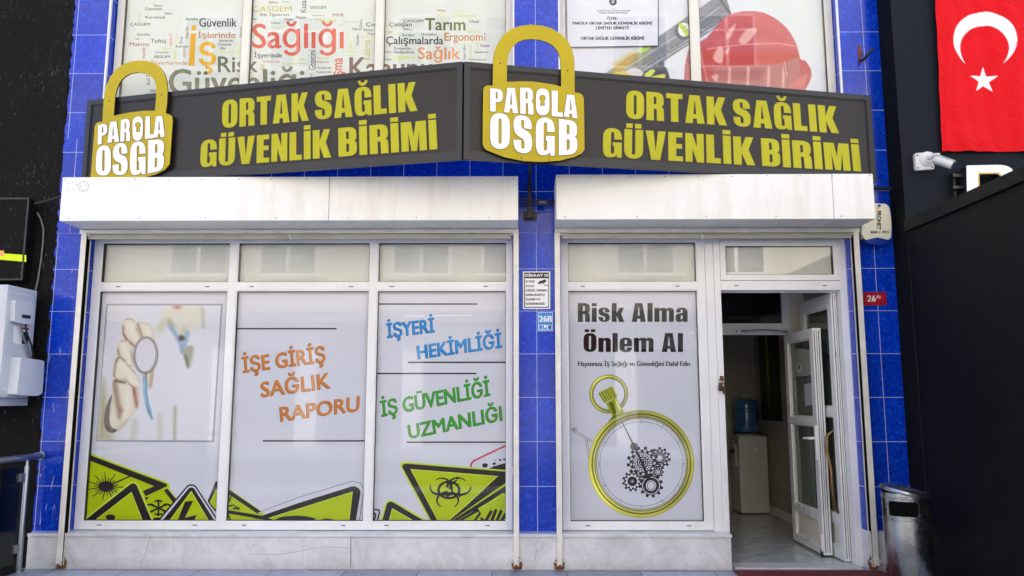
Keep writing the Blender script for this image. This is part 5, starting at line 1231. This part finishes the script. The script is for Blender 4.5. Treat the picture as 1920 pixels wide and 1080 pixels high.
cr.poly(mb, [(362, 858), (534, 858), (534, 920), (362, 920)], M['white_ink'], [[(367, 863), (412, 863), (412, 915), (367, 915)], [(417, 863), (529, 863), (529, 915), (417, 915)]])
cr.disc(mb, 448, 878, 18, M['white_ink'], 20); cr.poly(mb, [(476, 868), (488, 868), (488, 912), (476, 912)], M['white_ink']); cr.poly(mb, [(496, 880), (524, 866), (524, 912), (496, 912)], ink((16, 70, 120)))
mb.build('lettering', t)
t = thing('house_number', 'small crimson enamel plate reading 26/B on the blue tiles right of the door', 'sign', (2.76, -.01, 2.05))
mb = MB(); cr = Crop(facade(-.006), 3.1775, 1320, 420, step=.0001)
mb.slab([[cr.at(*p) for p in rp([(945, 407, 6), (1086, 405, 6), (1088, 484, 6), (948, 486, 6)])]], (0, .0055, 0), M['red_plate'], M['red_plate']); mb.build('plate', t)
mb = MB(); cr.lift = .0004; DR = ink((120, 14, 32))
cr.poly(mb, rp([(952, 415, 10), (1079, 413, 10), (1081, 476, 10), (955, 478, 10)]), DR, [rp([(955, 418, 10), (1076, 416, 10), (1078, 473, 10), (958, 475, 10)])])
write(mb, cr, '26', bb(974, 426, 1022, 462), M['white_ink'], [(-1.4, 0), (1.4, 0)]); write(mb, cr, '/', bb(1024, 424, 1038, 446), M['white_ink'], box=True); write(mb, cr, 'B', bb(1040, 428, 1054, 443), M['white_ink'])
mb.build('lettering', t)

# alarm siren
t = thing('alarm_siren', 'cream shield shaped alarm siren with navy lens and printed number by the right shutter box', 'alarm', (2.8, -.06, 2.55))
cr = Crop(facade(-.085), 2.347, 1500, 0, step=.0001)
prof = [(270, 1030), (276, 990), (288, 950), (296, 905), (310, 893), (378, 897), (392, 910), (400, 950), (403, 1000), (401, 1045), (390, 1055), (340, 1044), (290, 1056)]
mb = MB(); mb.slab([[cr.at(*p) for p in rp([(*p, 6) for p in prof])]], (0, .083, 0), M['siren']); mb.build('body', t)
mb = MB(); c2 = Crop(facade(-.079), 2.347, 1500, 0)
mb.slab([[c2.at(*p) for p in [(280, 1052), (300, 1044), (340, 1038), (380, 1044), (398, 1052), (392, 1066), (370, 1076), (335, 1079), (300, 1070)]]], (0, .076, 0), M['siren_blue']); mb.build('lens', t)
mb = MB(); cr.lift = .0006; NV = ink((24, 30, 44))
write(mb, cr, 'PRONET', [(338, 928), (338, 1010), (356, 1010), (356, 928)], NV, [(.8, .0), (-.8, 0), (0, .8), (0, -.8)])
write(mb, cr, '444 1 911', bb(310, 1015, 388, 1028), NV, [(.8, 0), (-.8, 0)])
cr.poly(mb, rp([(338, 904, 3), (352, 899, 3), (358, 908, 3), (344, 912, 3)]), ink((30, 70, 150))); cr.disc(mb, 343, 917, 5, ink((224, 160, 60)))
mb.build('lettering', t)
# rusty hook on the upper right tiles
t = thing('wall_hook', 'small rusty iron hook screwed to the upper right blue tiles', 'hook', (2.85, -.02, 4.2))
pf = facade(0); a = pf.pt(1611, 98)
b2 = pf.pt(1611, 118)
mb = MB(); mb.box(a.x - .012, a.x + .014, -.008, -.0005, b2.z, pf.pt(1611, 86).z, M['rust'], .002); mb.tube([(a.x, -.008, b2.z + .02), (a.x + .006, -.05, b2.z + .005), (a.x + .03, -.10, b2.z + .03), (a.x + .06, -.12, b2.z + .075)], [.010, .011, .012, .012], M['cable'], 8); mb.tube([(a.x + .012, -.008, b2.z + .09), (a.x + .03, -.02, b2.z + .075)], .005, M['rust'], 6)
mb.build('bracket', t)
# framed notice stuck inside the upper right window
t = thing('notice_sheet', 'large white printed registration notice with thin dark edge in the upper right window', 'notice', (.9, .1, 4.25))
mb = MB(); cr = Crop(facade(YU + .0285), 7.385, 1060, 0, step=.00006)
mb.slab([[cr.at(*p) for p in ((14, -260), (1290, -290), (1292, 640), (22, 660))]], (0, .002, 0), ink((74, 80, 86))); mb.build('edge', t)
mb = MB(); cr.lift = .0005; cr.poly(mb, [(18, -256), (1278, -284), (1280, 630), (30, 650)], ink((222, 224, 230))); mb.build('sheet', t)
mb = MB(); NT = ink((58, 58, 64))
for s_, b_, k_ in (('T.C.', (648, 118, 684, 130), .8), ('ÇALIŞMA VE SOSYAL GÜVENLİK BAKANLIĞI', (432, 142, 902, 157), .8), ('İŞ SAĞLIĞI VE GÜVENLİĞİ GENEL MÜDÜRLÜĞÜ', (468, 172, 866, 187), .8), ('ÖZEL', (578, 236, 718, 270), 3), ('PAROLA ORTAK SAĞLIK GÜVENLİK BİRİMİ', (100, 304, 1200, 340), 3), ('LİMİTED ŞİRKETİ', (424, 368, 878, 406), 3), ('ORTAK SAĞLIK GÜVENLİK BİRİMİ', (216, 510, 1090, 552), 3)):
    write(mb, cr, s_, bb(*b_), NT, [(k_, 0), (-k_, 0), (0, k_ * .4)])
cr.ringc(mb, 660, 25, 54, 30, ink((128, 130, 136))); cr.ringc(mb, 660, 25, 48, 24, NT); cr.stroke(mb, [(630, 30), (655, 15), (675, 38), (692, 22)], 9, NT)
mb.build('lettering', t)
# padlocks on the left door jamb
for (px, py, w_, lab, rot) in ((1351, 722, .030, 'dark bronze padlock hanging open on the white door jamb, left of the pair', 6), (1357.5, 728, .026, 'slim brown padlock hanging on the door jamb, right and lower of the pair', -12)):
    p = facade(YW - .035).pt(px, py); t = thing('padlock', lab, 'padlock', tuple(p), 'padlocks on the door jamb')
    rz = Matrix.Rotation(R(rot), 4, 'Y')
    mb = MB(); mb.box(p.x - w_ / 2, p.x + w_ / 2, p.y - .012, p.y + .012, p.z - .045, p.z + .018, M['lock_dark'], .004); b_ = mb.build('body', t)
    mb = MB(); mb.tube([(p.x + .011 * math.cos(R(k)) * (1 if w_ > .028 else .8), p.y, p.z + .03 + .016 * math.sin(R(k))) for k in range(180, -1, -20)] + [(p.x + .011, p.y, p.z + .016)], .004, M['brass'], 8); mb.build('shackle', t)
    t.rotation_euler = (0, R(rot), 0)
p = facade(YW - .02).pt(1354, 712); t = thing('lock_hasp', 'copper coloured hasp plate holding the padlocks on the jamb', 'hasp', tuple(p))
mb = MB(); mb.box(p.x - .014, p.x + .010, p.y - .006, p.y + .015, p.z - .006, p.z + .030, M['rust'], .003); mb.tube([(p.x - .02, p.y - .012, p.z + .012), (p.x + .026, p.y - .012, p.z + .004)], .005, M['brass'], 8); mb.build('plate', t)

# ================================================================== NEIGHBOURS
t = thing('neighbour_building', 'worn black painted building at the left edge', 'building', (-6, 0, 0))
mb = MB(); mb.box(-12, -3.752, -.004, 1, 0, 9, M['black_wall']); w_ = mb.build('wall', t, origin=(-5, 0, 0))
mb = MB()                                                  # ragged edge where the black paint laps the tiles
e = []; z = 0.30
while z < 5.3: e.append((-3.752 + random.uniform(-.006, .022), z)); z += random.uniform(.015, .05)
mb.add([(-3.76, -.0015, .30)] + [(x, -.0015, z) for x, z in e] + [(-3.76, -.0015, 5.3)], [list(range(len(e) + 2))], M['black_wall']); mb.build('paint_edge', t, origin=(-5, 0, 0))
t = thing('neighbour_building', 'dark slate grey rendered building at the right edge behind the flag', 'building', (6, 0, 0))
mb = MB(); mb.add([(3.002, -.225, 0), (12, -.225, 0), (12, -.225, 9), (3.002, -.225, 9)], [(0, 1, 2, 3)], M['slate_wall']); mb.add([(3.002, .5, 0), (3.002, -.225, 0), (3.002, -.225, 9), (3.002, .5, 9)], [(0, 1, 2, 3)], M['black_side'])
mb.add([(3.002, -.2245, 9), (12, -.2245, 9), (12, 3, 9), (3.002, 3, 9)], [(0, 1, 2, 3)], M['roof']); mb.build('wall', t)
t = thing('partition_wall', 'tall black boarded side wall with capping running out to the street at right', 'wall', (3.06, -1.6, 0))
for y0, y1 in ((-3.4, -.226),): mb = MB(); mb.box(3.012, 3.10, y0, y1, 0, 2.558, M['black_board'], .002); mb.build('board', t)
mb = MB(); mb.box(2.985, 3.13, -3.42, -.226, 2.5585, 2.648, M['black_trim'], .004)
mb.build('capping', t)

# flag hanging on the slate wall
P0 = facade(-.245)
fx0 = P0.pt(1754, 140).x; fcx = P0.pt(1843.4, 83).x; fx1 = 2 * fcx - fx0; fz0 = P0.pt(1800, 285).z
f_ = thing('flag', 'large red flag with white crescent and star hanging on the slate wall', 'flag', (fcx, -.24, fz0))
P_ = Print([(568, -420), (1046, -420), (1046, 668), (622, 668)], 190, 380, (219, 18, 28))
SC_ = Crop(P0, 2.347, 1500, 0)
a, b = np.linspace(0, 1, P_.nx), np.linspace(1, 0, P_.ny)
# colours are laid out in detail coordinates of the same wall plane
al = P_._edge(np.hypot(P_.U - 806, (P_.V - 181) * 1.103) - 139, 1.6, 1.0) * (1 - P_._edge(np.hypot(P_.U - 806.5, (P_.V - 217.4) * 1.03) - 105.5, 1.6, 1.0)); P_.blend(al, (238, 232, 232))
P_.poly([(807 + (66 if i % 2 == 0 else 25) * math.sin(R(36 * i)), 355 - (62 if i % 2 == 0 else 23.5) * math.cos(R(36 * i))) for i in range(10)], (238, 232, 232), 1.6, 1, False)
fl = P_.build('cloth', SC_, f_)
nx, ny = P_.nx, P_.ny; rng = np.random.default_rng(11)
for v in fl.data.vertices:
    i = v.index % nx; j = v.index // nx; s_, w_ = i / (nx - 1), j / (ny - 1)
    v.co.y += -.014 - .012 * math.sin(9 * s_ + 1.2 * math.sin(4 * w_)) - .012 * math.exp(-((s_ - .10 - .05 * math.sin(5 * w_)) / .03) ** 2) * w_ - .010 * math.sin(23 * s_ + 8 * w_) * max(0, w_ - .5) - .005 * math.sin(31 * s_ - 14 * w_ + 2 * math.sin(9 * w_)) - .004 * math.sin(40 * w_ + 6 * s_) * (1 - s_) - .004 * math.exp(-((w_ - .97 + .22 * abs(s_ - .36)) / .006) ** 2) * (s_ < .5)
fl.data.polygons.foreach_set('use_smooth', [True] * len(fl.data.polygons)); fl.data.update()
fl.data.materials.clear()
fm = print_material('flag_cloth', .85); t_ = fm.node_tree
tc_ = N(t_, 'ShaderNodeTexCoord'); nz_ = N(t_, 'ShaderNodeTexNoise'); nz_.inputs['Scale'].default_value = 7; nz_.inputs['Detail'].default_value = 5; nz_.inputs['Distortion'].default_value = 2.5; t_.links.new(tc_.outputs['Object'], nz_.inputs['Vector'])
bp_ = N(t_, 'ShaderNodeBump'); bp_.inputs['Strength'].default_value = .5; bp_.inputs['Distance'].default_value = .03; t_.links.new(nz_.outputs['Fac'], bp_.inputs['Height']); t_.links.new(bp_.outputs[0], t_.nodes['Principled BSDF'].inputs['Normal']); fl.data.materials.append(fm)

# security camera
t = thing('security_camera', 'small white bullet security camera on a square mount under the red flag', 'camera', tuple(facade(-.225).pt(1734, 302)))
cr = Crop(facade(-.26), 2.347, 1500, 0)
mb = MB(); mb.slab([[cr.at(*p) for p in rp([(506, 674, 8), (584, 669, 8), (592, 744, 8), (511, 748, 8)])]], (0, .034, 0), M['cam_white']); mp_ = mb.build('mount_plate', t)
mb = MB(); [mb.add([cr.pl.pt(1500 + u / 2.347, v / 2.347, .0008) for u, v in cr.ell(a_, b_, 4, 4, 10)], [list(range(10))], M['slot']) for a_, b_ in ((516, 684), (577, 680), (583, 735), (519, 739))]; mb.build('bolt', mp_)
c_ = cr.at(560, 700)
mb = MB(); mb.lathe([(.058, 0), (.058, -.010), (.04, -.02), (.030, -.03)], (c_.x, -.26, c_.z), M['cam_white'], 24, 1); mb.tube([(c_.x, -.285, c_.z), (c_.x + .02, -.33, c_.z + .012), (c_.x + .05, -.35, c_.z + .005)], .014, M['cam_white'], 10); mb.lathe([(.02, -.003), (.02, -.0312)], (c_.x - .004, -.26, c_.z), M['steel'], 12, 1); mb.build('arm', t)
h0 = facade(-.37).pt(1500 + 600 / 2.347, 702 / 2.347); d_ = Vector((.085, -.06, -.062))
mb = MB(); mb.tube([h0 - d_ * .12, h0, h0 + d_ * .9, h0 + d_ * 1.02], [.029, .034, .034, .032], M['cam_white'], 14); mb.build('housing', t)
mb = MB(); mb.tube([h0 + d_ * 1.0, h0 + d_ * 1.03], [.028, .028], M['dark_plastic'], 14); mb.build('lens', t)
mb = MB(); s_ = Vector((0, 0, .037)); mb.slab([[h0 - d_ * .05 + s_ + Vector((-.012, -.026, 0)), h0 + d_ * 1.22 + s_ + Vector((-.012, -.026, 0)), h0 + d_ * 1.22 + s_ + Vector((.012, .026, 0)), h0 - d_ * .05 + s_ + Vector((.012, .026, 0))]], (0, 0, -.004), M['cam_white']); mb.build('sun_shield', t)

# letter of the neighbour's sign
t = thing('channel_letter', 'white illuminated sign letter on a bracket, half hidden by the black side wall', 'sign', (3.6, -.3, 2.5))
cr = Crop(facade(-.36), 2.347, 1500, 0)
lo = rp([(732, 728, 6), (925, 724, 60), (950, 780, 40), (945, 880, 60), (840, 900), (838, 990), (738, 1000)]); ho = rp([(790, 766, 4), (880, 764, 20), (886, 830, 20), (790, 842, 4)])
mb = MB(); mb.slab([[cr.at(*p) for p in lo], [cr.at(*p) for p in ho]], (0, .09, 0), M['sign_white'], M['dark_plastic']); mb.build('face', t)
mb = MB(); cr.lift = .0006; cr.poly(mb, rp([(784, 760, 4), (886, 758, 20), (892, 838, 20), (784, 848, 4)]), ink((222, 180, 90)), [ho]); mb.build('edge_glow_strip', t)  # thin orange-yellow rim round the letter's hole
mb = MB()
for (u0, u1, v0, v1) in ((668, 684, 764, 880), (700, 714, 764, 880)): p, q_ = facade(-.26).pt(1500 + u0 / 2.347, v0 / 2.347), facade(-.26).pt(1500 + u1 / 2.347, v1 / 2.347); mb.box(p.x, q_.x, -.275, -.226, q_.z, p.z, M['dark_plastic'])
for v in (770, 822): p, q_ = facade(-.28).pt(1500 + 664 / 2.347, v / 2.347), facade(-.28).pt(1500 + 760 / 2.347, (v + 12) / 2.347); mb.box(p.x, q_.x + .1, -.31, -.276, q_.z, p.z, M['dark_plastic'])
mb.build('bracket', t)
# rod from the shutter box to the neighbour
mb = MB(); p = facade(-.02).pt(1640, 353); mb.tube([(2.70, -.03, p.z - .002), (2.9, -.028, p.z), (3.012, -.03, p.z - .01)], .013, M['cable'], 8); tag(mb.build('conduit', origin=(2.85, -.03, p.z)), 'short black conduit from the right shutter box to the neighbouring wall', 'conduit')
mb = MB(); P1 = facade(-.10); mb.tube([P1.pt(66, 382), P1.pt(85, 378), P1.pt(114, 369)], .012, M['cable'], 8); tag(mb.build('conduit', origin=P1.pt(66, 382)), 'short black conduit from the left shutter box to the dark light box', 'conduit')
mb = MB(); P1 = facade(-.02); mb.tube([P1.pt(u / 2.4, 330 + v / 2.4) for u, v in ((168, 165), (184, 195), (196, 240), (194, 300), (184, 380), (172, 460), (160, 515))], .006, M['grey_cable'], 6); tag(mb.build('cable', origin=P1.pt(70, 400)), 'thin grey cable hanging down the black wall at left', 'cable')

# unlit light box on the left wall
t = thing('light_box', 'dark weathered light box with a lime stripe on the black wall above the air conditioner', 'sign', (-4.1, -.06, 2.2))
P1 = facade(-.115); a = P1.pt(55, 371); b = P1.pt(53, 525)
mb = MB(); mb.box(-4.9, a.x, -.115, -.0045, b.z, a.z, M['black_wall'], .004); mb.build('casing', t, origin=(-4.3, 0, 2))
mb = MB(); mb.ring(-4.9, a.x + .002, b.z - .002, a.z + .002, .014, .014, -.118, -.100, M['sign_frame']); mb.build('frame', t)
mb = MB(); cr = Crop(facade(-.1158), 2.4, 0, 330)
cr.poly(mb, [(-600, 300), (118, 356), (118, 386), (-600, 330)], ink((214, 236, 42))); cr.poly(mb, [(-600, 297), (18, 336), (18, 362), (-600, 330)], ink((240, 170, 110))); mb.build('stripe', t)

# air conditioner: we see its right end
t = thing('air_conditioner', 'grey white outdoor air conditioner on the black wall at left', 'appliance', (-4.25, -.25, 1.25))
XA = -3.81; AP = Plane((XA, 0, 0), (1, 0, 0))
ca = lambda u, v, l=0: AP.pt(u / 2.4, 330 + v / 2.4, l)
tp = ca(170, 517); bt = ca(168, 998)
mb = MB(); mb.box(-4.72, XA, -.44, tp.y, bt.z, tp.z, M['ac_white'], .012); cs = mb.build('casing', t)
mb = MB(); y0, y1 = ca(150, 540).y, -.42
rg = [(XA + .0005, y0, bt.z + .06), (XA + .0005, y1, bt.z + .06), (XA + .0005, y1, tp.z - .045), (XA + .0005, y0, tp.z - .045)]
def inset(l, d): cy = sum(p[1] for p in l) / 4; cz = sum(p[2] for p in l) / 4; return [(p[0], p[1] + (d if p[1] < cy else -d), p[2] + (d if p[2] < cz else -d)) for p in l]
mb.slab([rg, inset(rg, .010)], (-.004, 0, 0), M['ac_cover']); mb.build('panel_rim', t)
def block(name, us, d, m, par):
    mb = MB(); loop = [AP.pt(u / 2.4, 330 + v / 2.4, d) for u, v in rp(us)]; mb.slab([loop], (-d + .0005, 0, 0), M[m]); return mb.build(name, par)
hb = block('handle_box', [(48, 560, 8), (132, 564, 8), (130, 660, 10), (112, 668, 8), (44, 656, 8)], .035, 'ac_cover', t)
block('handle_slot', [(78, 622, 4), (118, 628, 4), (116, 644, 4), (78, 638, 4)], .037, 'slot', hb)
mb = MB(); ra = [(u, v) for u, v in ((62, 672), (132, 684), (126, 765), (58, 752))]; mb.fill([[AP.pt(u / 2.4, 330 + v / 2.4, .001) for u, v in ra]], M['sign_white']); mb.fill([[AP.pt(u / 2.4, 330 + v / 2.4, .0016) for u, v in ((96, 680), (131, 685), (130, 694), (96, 690))]], ink((190, 50, 56))); mb.fill([[AP.pt(u / 2.4, 330 + v / 2.4, .0016) for u, v in ((100, 700), (128, 704), (125, 760), (97, 755))]], ink((46, 46, 50))); mb.build('rating_label', t)
vc = block('valve_cover', [(50, 815, 10), (158, 832, 10), (148, 980, 12), (120, 990, 8), (30, 985, 8)], .075, 'ac_cover', t)
mb = MB(); mb.tube([AP.pt(u / 2.4, 330 + v / 2.4, .025) for u, v in ((78, 668), (88, 720), (110, 770), (125, 830))], .008, M['grey_cable'], 8); mb.tube([AP.pt(u / 2.4, 330 + v / 2.4, .030) for u, v in ((98, 668), (104, 710), (124, 760), (136, 830))], .007, M['cable'], 8); mb.build('cable', t)
mb = MB(); mb.box(-4.65, -3.86, -.38, -.005, bt.z - .06, bt.z - .001, M['ac_white'], .004); mb.build('mounting_bracket', t)

# handrail
t = thing('railing', 'stainless handrail with smoked glass panel at the left edge', 'railing', (-3.74, -.12, 0))
XR = -3.71
mb = MB(); mb.tube([(XR, -.012, .842), (XR, -3.6, .862)], .024, M['steel'], 16); mb.lathe([(.030, 0), (.030, .014)], (XR, -.026, .842), M['steel'], 20, 1); mb.lathe([(.026, 0), (.026, .02)], (XR, -.09, .8425), M['steel'], 20, 1); mb.build('handrail', t)
mb = MB(); mb.lathe([(.018, 0), (.018, .76), (.010, .775), (.010, .82)], (-3.745, -.13, .006), M['steel'], 16); mb.lathe([(.034, 0), (.034, .012), (.02, .016)], (-3.745, -.13, .001), M['steel'], 20); mb.build('post', t)
mb = MB(); mb.box(-3.766, -3.758, -3.2, -.17, .06, .77, M['glass_dark'], .001); mb.build('glass_panel', t)
for z in (.17, .69):
    mb = MB(); mb.box(-3.778, -3.742, -.20, -.145, z - .03, z + .03, M['steel'], .004); mb.build('clamp', t)
mb = MB(); mb.box(-3.79, -3.735, -3.2, -.18, .002, .05, M['black_trim'], .003); mb.build('base_rail', t)

# waste bin
BX, BY, BR0 = 2.672, -.60, .149
t = thing('waste_bin', 'round stainless waste bin with dark slot and tilted lid beside the black wall', 'bin', (BX, BY, 0))
mb = MB(); mb.lathe([(BR0 - .004, .002), (BR0, .01), (BR0, .46), (BR0 + .004, .464), (BR0 + .004, .472), (BR0, .476), (BR0, .606), (BR0 + .004, .61), (BR0 + .004, .618), (BR0, .622), (BR0, .640)], (BX, BY, 0), M['bin_steel'], 64, 2, False)
b_ = mb.build('body', t)
def patch(a0, a1, z0, z1, r_, m, mb, rad):
    n = 24; V_ = []; 
    loop = rp([(a0, z0, rad), (a1, z0, rad), (a1, z1, rad), (a0, z1, rad)])
    lo_ = []
    for i, (a_, z_) in enumerate(loop):
        q_ = loop[(i + 1) % len(loop)]
        for k in range(8): lo_.append((a_ + (q_[0] - a_) * k / 8, z_ + (q_[1] - z_) * k / 8))
    # strip it in angle columns so that it follows the drum
    A = np.linspace(a0, a1, n + 1)
    def span(a_):
        zs = []
        for i in range(len(lo_)):
            p, q_ = lo_[i], lo_[(i + 1) % len(lo_)]
            if (p[0] - a_) * (q_[0] - a_) <= 0 and p[0] != q_[0]: zs.append(p[1] + (q_[1] - p[1]) * (a_ - p[0]) / (q_[0] - p[0]))
        return min(zs), max(zs)
    for a_ in A:
        a_ = min(max(a_, a0 + 1e-4), a1 - 1e-4); l_, h_ = span(a_); w_ = a_ / BR0
        for z_ in (l_, h_): V_.append((BX + r_ * math.sin(w_), BY - r_ * math.cos(w_), z_))
    mb.add(V_, [(2 * i, 2 * i + 2, 2 * i + 3, 2 * i + 1) for i in range(n)], m, True)
mb = MB(); patch(-.188, .022, .482, .600, BR0 + .003, M['steel'], mb, .022); patch(-.176, .010, .492, .590, BR0 + .0045, M['dark_gap'], mb, .018); mb.build('slot', t)  # dark patch on the drum stands in for the shaded opening
mb = MB(); mb.lathe([(BR0 - .012, -.02), (BR0 + .006, -.018), (BR0 + .010, -.004), (BR0 + .004, .008), (BR0 - .02, .016), (.06, .012), (.05, .004)], (0, 0, 0), M['bin_steel'], 64, 2, False)
mb.lathe([(.055, .003), (.001, .003)], (0, 0, 0), M['dark_gap'], 24, 2, False)  # black disc painted in for the shade inside the lid's hole
rt = Matrix.Translation((BX, BY, .652)) @ Matrix.Rotation(R(6), 4, 'X') @ Matrix.Rotation(R(11), 4, 'Y')
mb.v = [tuple(rt @ Vector(v)) for v in mb.v]; mb.build('lid', t)

# door mat
mb = MB(); mb.box(1.60, 2.70, -.78, -.095, .001, .012, M['mat_red'], .003); tag(mb.build('door_mat', origin=(2.15, -.45, 0)), 'burgundy door mat on the paving before the open entrance', 'mat')

# water cooler and its bottle, banner on the hall wall
t = thing('water_cooler', 'off white water cooler standing against the back of the entrance hall', 'cooler', (2.61, 2.9, .01))
mb = MB(); mb.box(2.455, 2.775, 2.74, 3.08, .02, .86, M['cooler'], .02); mb.build('cabinet', t)
mb = MB(); mb.box(2.44, 2.456, 2.84, 3.0, .52, .76, M['cooler'], .005); mb.box(2.42, 2.44, 2.86, 2.98, .52, .54, M['cooler'], .004); mb.build('dispenser', t)
for y in (2.88, 2.92, 2.96): mb = MB(); mb.box(2.415, 2.44, y - .01, y + .01, .66, .70, M['dark_plastic'], .003); mb.build('tap', t)
mb = MB(); mb.lathe([(.12, .86), (.13, .875), (.09, .885)], (2.60, 2.91, 0), M['cooler'], 32); mb.build('collar', t)
mb = MB(); mb.box(2.63, 2.66, 2.7385, 2.7405, .70, .74, M['sign_white'], .001); mb.build('badge', t)
M['bottle'] = mat('blue_water_bottle', (62, 108, 150), .12, var=.15, scale=6, spec=.7, coat=.3)
mb = MB(); mb.lathe([(.05, .886), (.12, .90), (.138, .93), (.138, 1.0), (.128, 1.01), (.128, 1.03), (.138, 1.04), (.138, 1.13), (.128, 1.14), (.128, 1.16), (.138, 1.17), (.138, 1.235), (.12, 1.262), (.05, 1.266)], (2.60, 2.91, 0), M['bottle'], 40)
tag(mb.build('water_bottle', origin=(2.6, 2.91, .886)), 'large blue water bottle upside down on the cooler', 'bottle')
mb = MB()
for i in range(26):
    a_ = random.uniform(0, 6.28); r_ = random.uniform(0, .09); c_ = (2.60 + r_ * math.cos(a_), 2.91 + r_ * math.sin(a_), 1.275 + random.uniform(0, .05))
    mb.add([(c_[0] + random.uniform(-.04, .04), c_[1] + random.uniform(-.04, .04), c_[2] + random.uniform(-.02, .02)) for _ in range(4)], [(0, 1, 2), (0, 2, 3)], M['cooler'])
tag(mb.build('plastic_wrap', origin=(2.6, 2.91, 1.27)), 'crumpled pale plastic wrap lying on top of the water bottle', 'wrap')
P2 = Print([(0, 0), (100, 0), (100, 140), (0, 140)], 60, 84, (20, 19, 17))
P2.glow([(40, 0), (46, 60), (42, 130)], 9, (120, 112, 20)); P2.glow([(40, 10), (44, 90)], 3, (190, 180, 60)); P2.glow([(75, 20), (70, 120)], 10, (60, 58, 14)); P2.line([(10, 126), (90, 126)], 5, (58, 56, 46), 3)
class WallRect:
    def __init__(s): s.lift = 0
    def at(s, u, v): return Vector((2.7955, 2.98 - u / 100 * .70, 2.16 - v / 140 * 1.12))
    def up(s): pass
t = thing('wall_banner', 'dark banner with yellow green streaks on the right wall of the hall', 'banner', (2.79, 2.6, 1.04))
P2.build('print', WallRect(), t); mb = MB(); mb.box(2.797, 2.7995, 2.275, 2.985, 1.035, 2.165, M['dark_plastic']); mb.build('backing', t)
M['lamp_panel'] = mat('pale_lamp_housing', (220, 222, 222), .6)
t = thing('ceiling_lamp', 'pale unlit box lamp hanging in the dark hall behind the glass above the inner door', 'lamp', (2.11, 2.1, 2.6))  # pale box added to stand in for a pale patch behind the glass
mb = MB(); mb.box(1.95, 2.27, 1.9, 2.3, 2.19, 2.33, M['lamp_panel'], .03); mb.build('housing', t)
mb = MB(); mb.tube([(2.11, 2.1, 2.33), (2.11, 2.1, 2.60)], .012, M['lamp_panel'], 10); mb.build('rod', t)

# ================================================================== ACROSS THE STREET (seen only in reflections)
t = thing('apartment_building', 'cream apartment house across the street with white framed windows', 'building', (0, -15, 0))
mb = MB(); mb.box(-22, 22, -24, -15, 3.6, 14, M['cream_facade']); mb.build('wall', t)
mb = MB(); mb.box(-22, 22, -24, -15.3, -.1, 3.599, M['shop_grey']); mb.build('shop_front', t)
for k in range(-7, 8):  # unseen pillars, panes and fascias added for uneven reflections in the windows
    x = k * 2.9 + (.6 if k % 3 == 0 else 0)
    mb = MB(); mb.box(x - .28, x + .28, -15.299, -15.02, -.1, 3.3, M['white_metal']); mb.build('pillar', t)
    mb = MB(); mb.box(x + .45, x + 2.2, -15.298, -15.27, .5 if k % 2 else 0, 2.5, M['dark_glass']); mb.build('shop_window', t)
    mb = MB(); mb.box(x + .4, x + 2.3, -15.298, -15.1, 2.6, 3.2, M['white_metal'] if k % 2 else M['red_plate']); mb.build('shop_fascia', t)
mb = MB(); mb.box(-22.2, 22.2, -15.6, -14.5, 3.3, 3.6, M['kerb'], .01); mb.build('canopy', t)
proto = None
for fz in (4.6, 7.6, 10.6):
    for k in range(-6, 7):
        x = k * 3.1 + (.4 if k % 2 else -.2)
        if proto is None:
            mb = MB(); mb.ring(-.85, .85, 0, 1.7, .10, .10, -.02, .06, M['pvc']); mb.box(-.05, .05, -.02, .06, .1, 1.6, M['pvc']); mb.box(-.75, -.05, -.02, .05, 1.15, 1.22, M['pvc']); mb.box(.05, .75, -.02, .05, 1.15, 1.22, M['pvc'])
            mb.v = [(-v[0], -v[1], v[2]) for v in mb.v]; proto = mb.build('window', t, origin=(0, 0, 0)); pn = MB(); pn.box(-.76, .76, -.01, 0, .09, 1.61, M['dark_glass']); pane = pn.build('pane', proto); sl = MB(); sl.box(-1.0, 1.0, -.001, .16, -.12, -.01, M['kerb']); sill = sl.build('sill', proto)
            o = proto
        else:
            o = proto.copy(); C.objects.link(o); o.parent = t
            for ch in (pane, sill):
                c = ch.copy(); C.objects.link(c); c.parent = o
        o.location = Vector((x, -14.995, fz)) - WL[t]
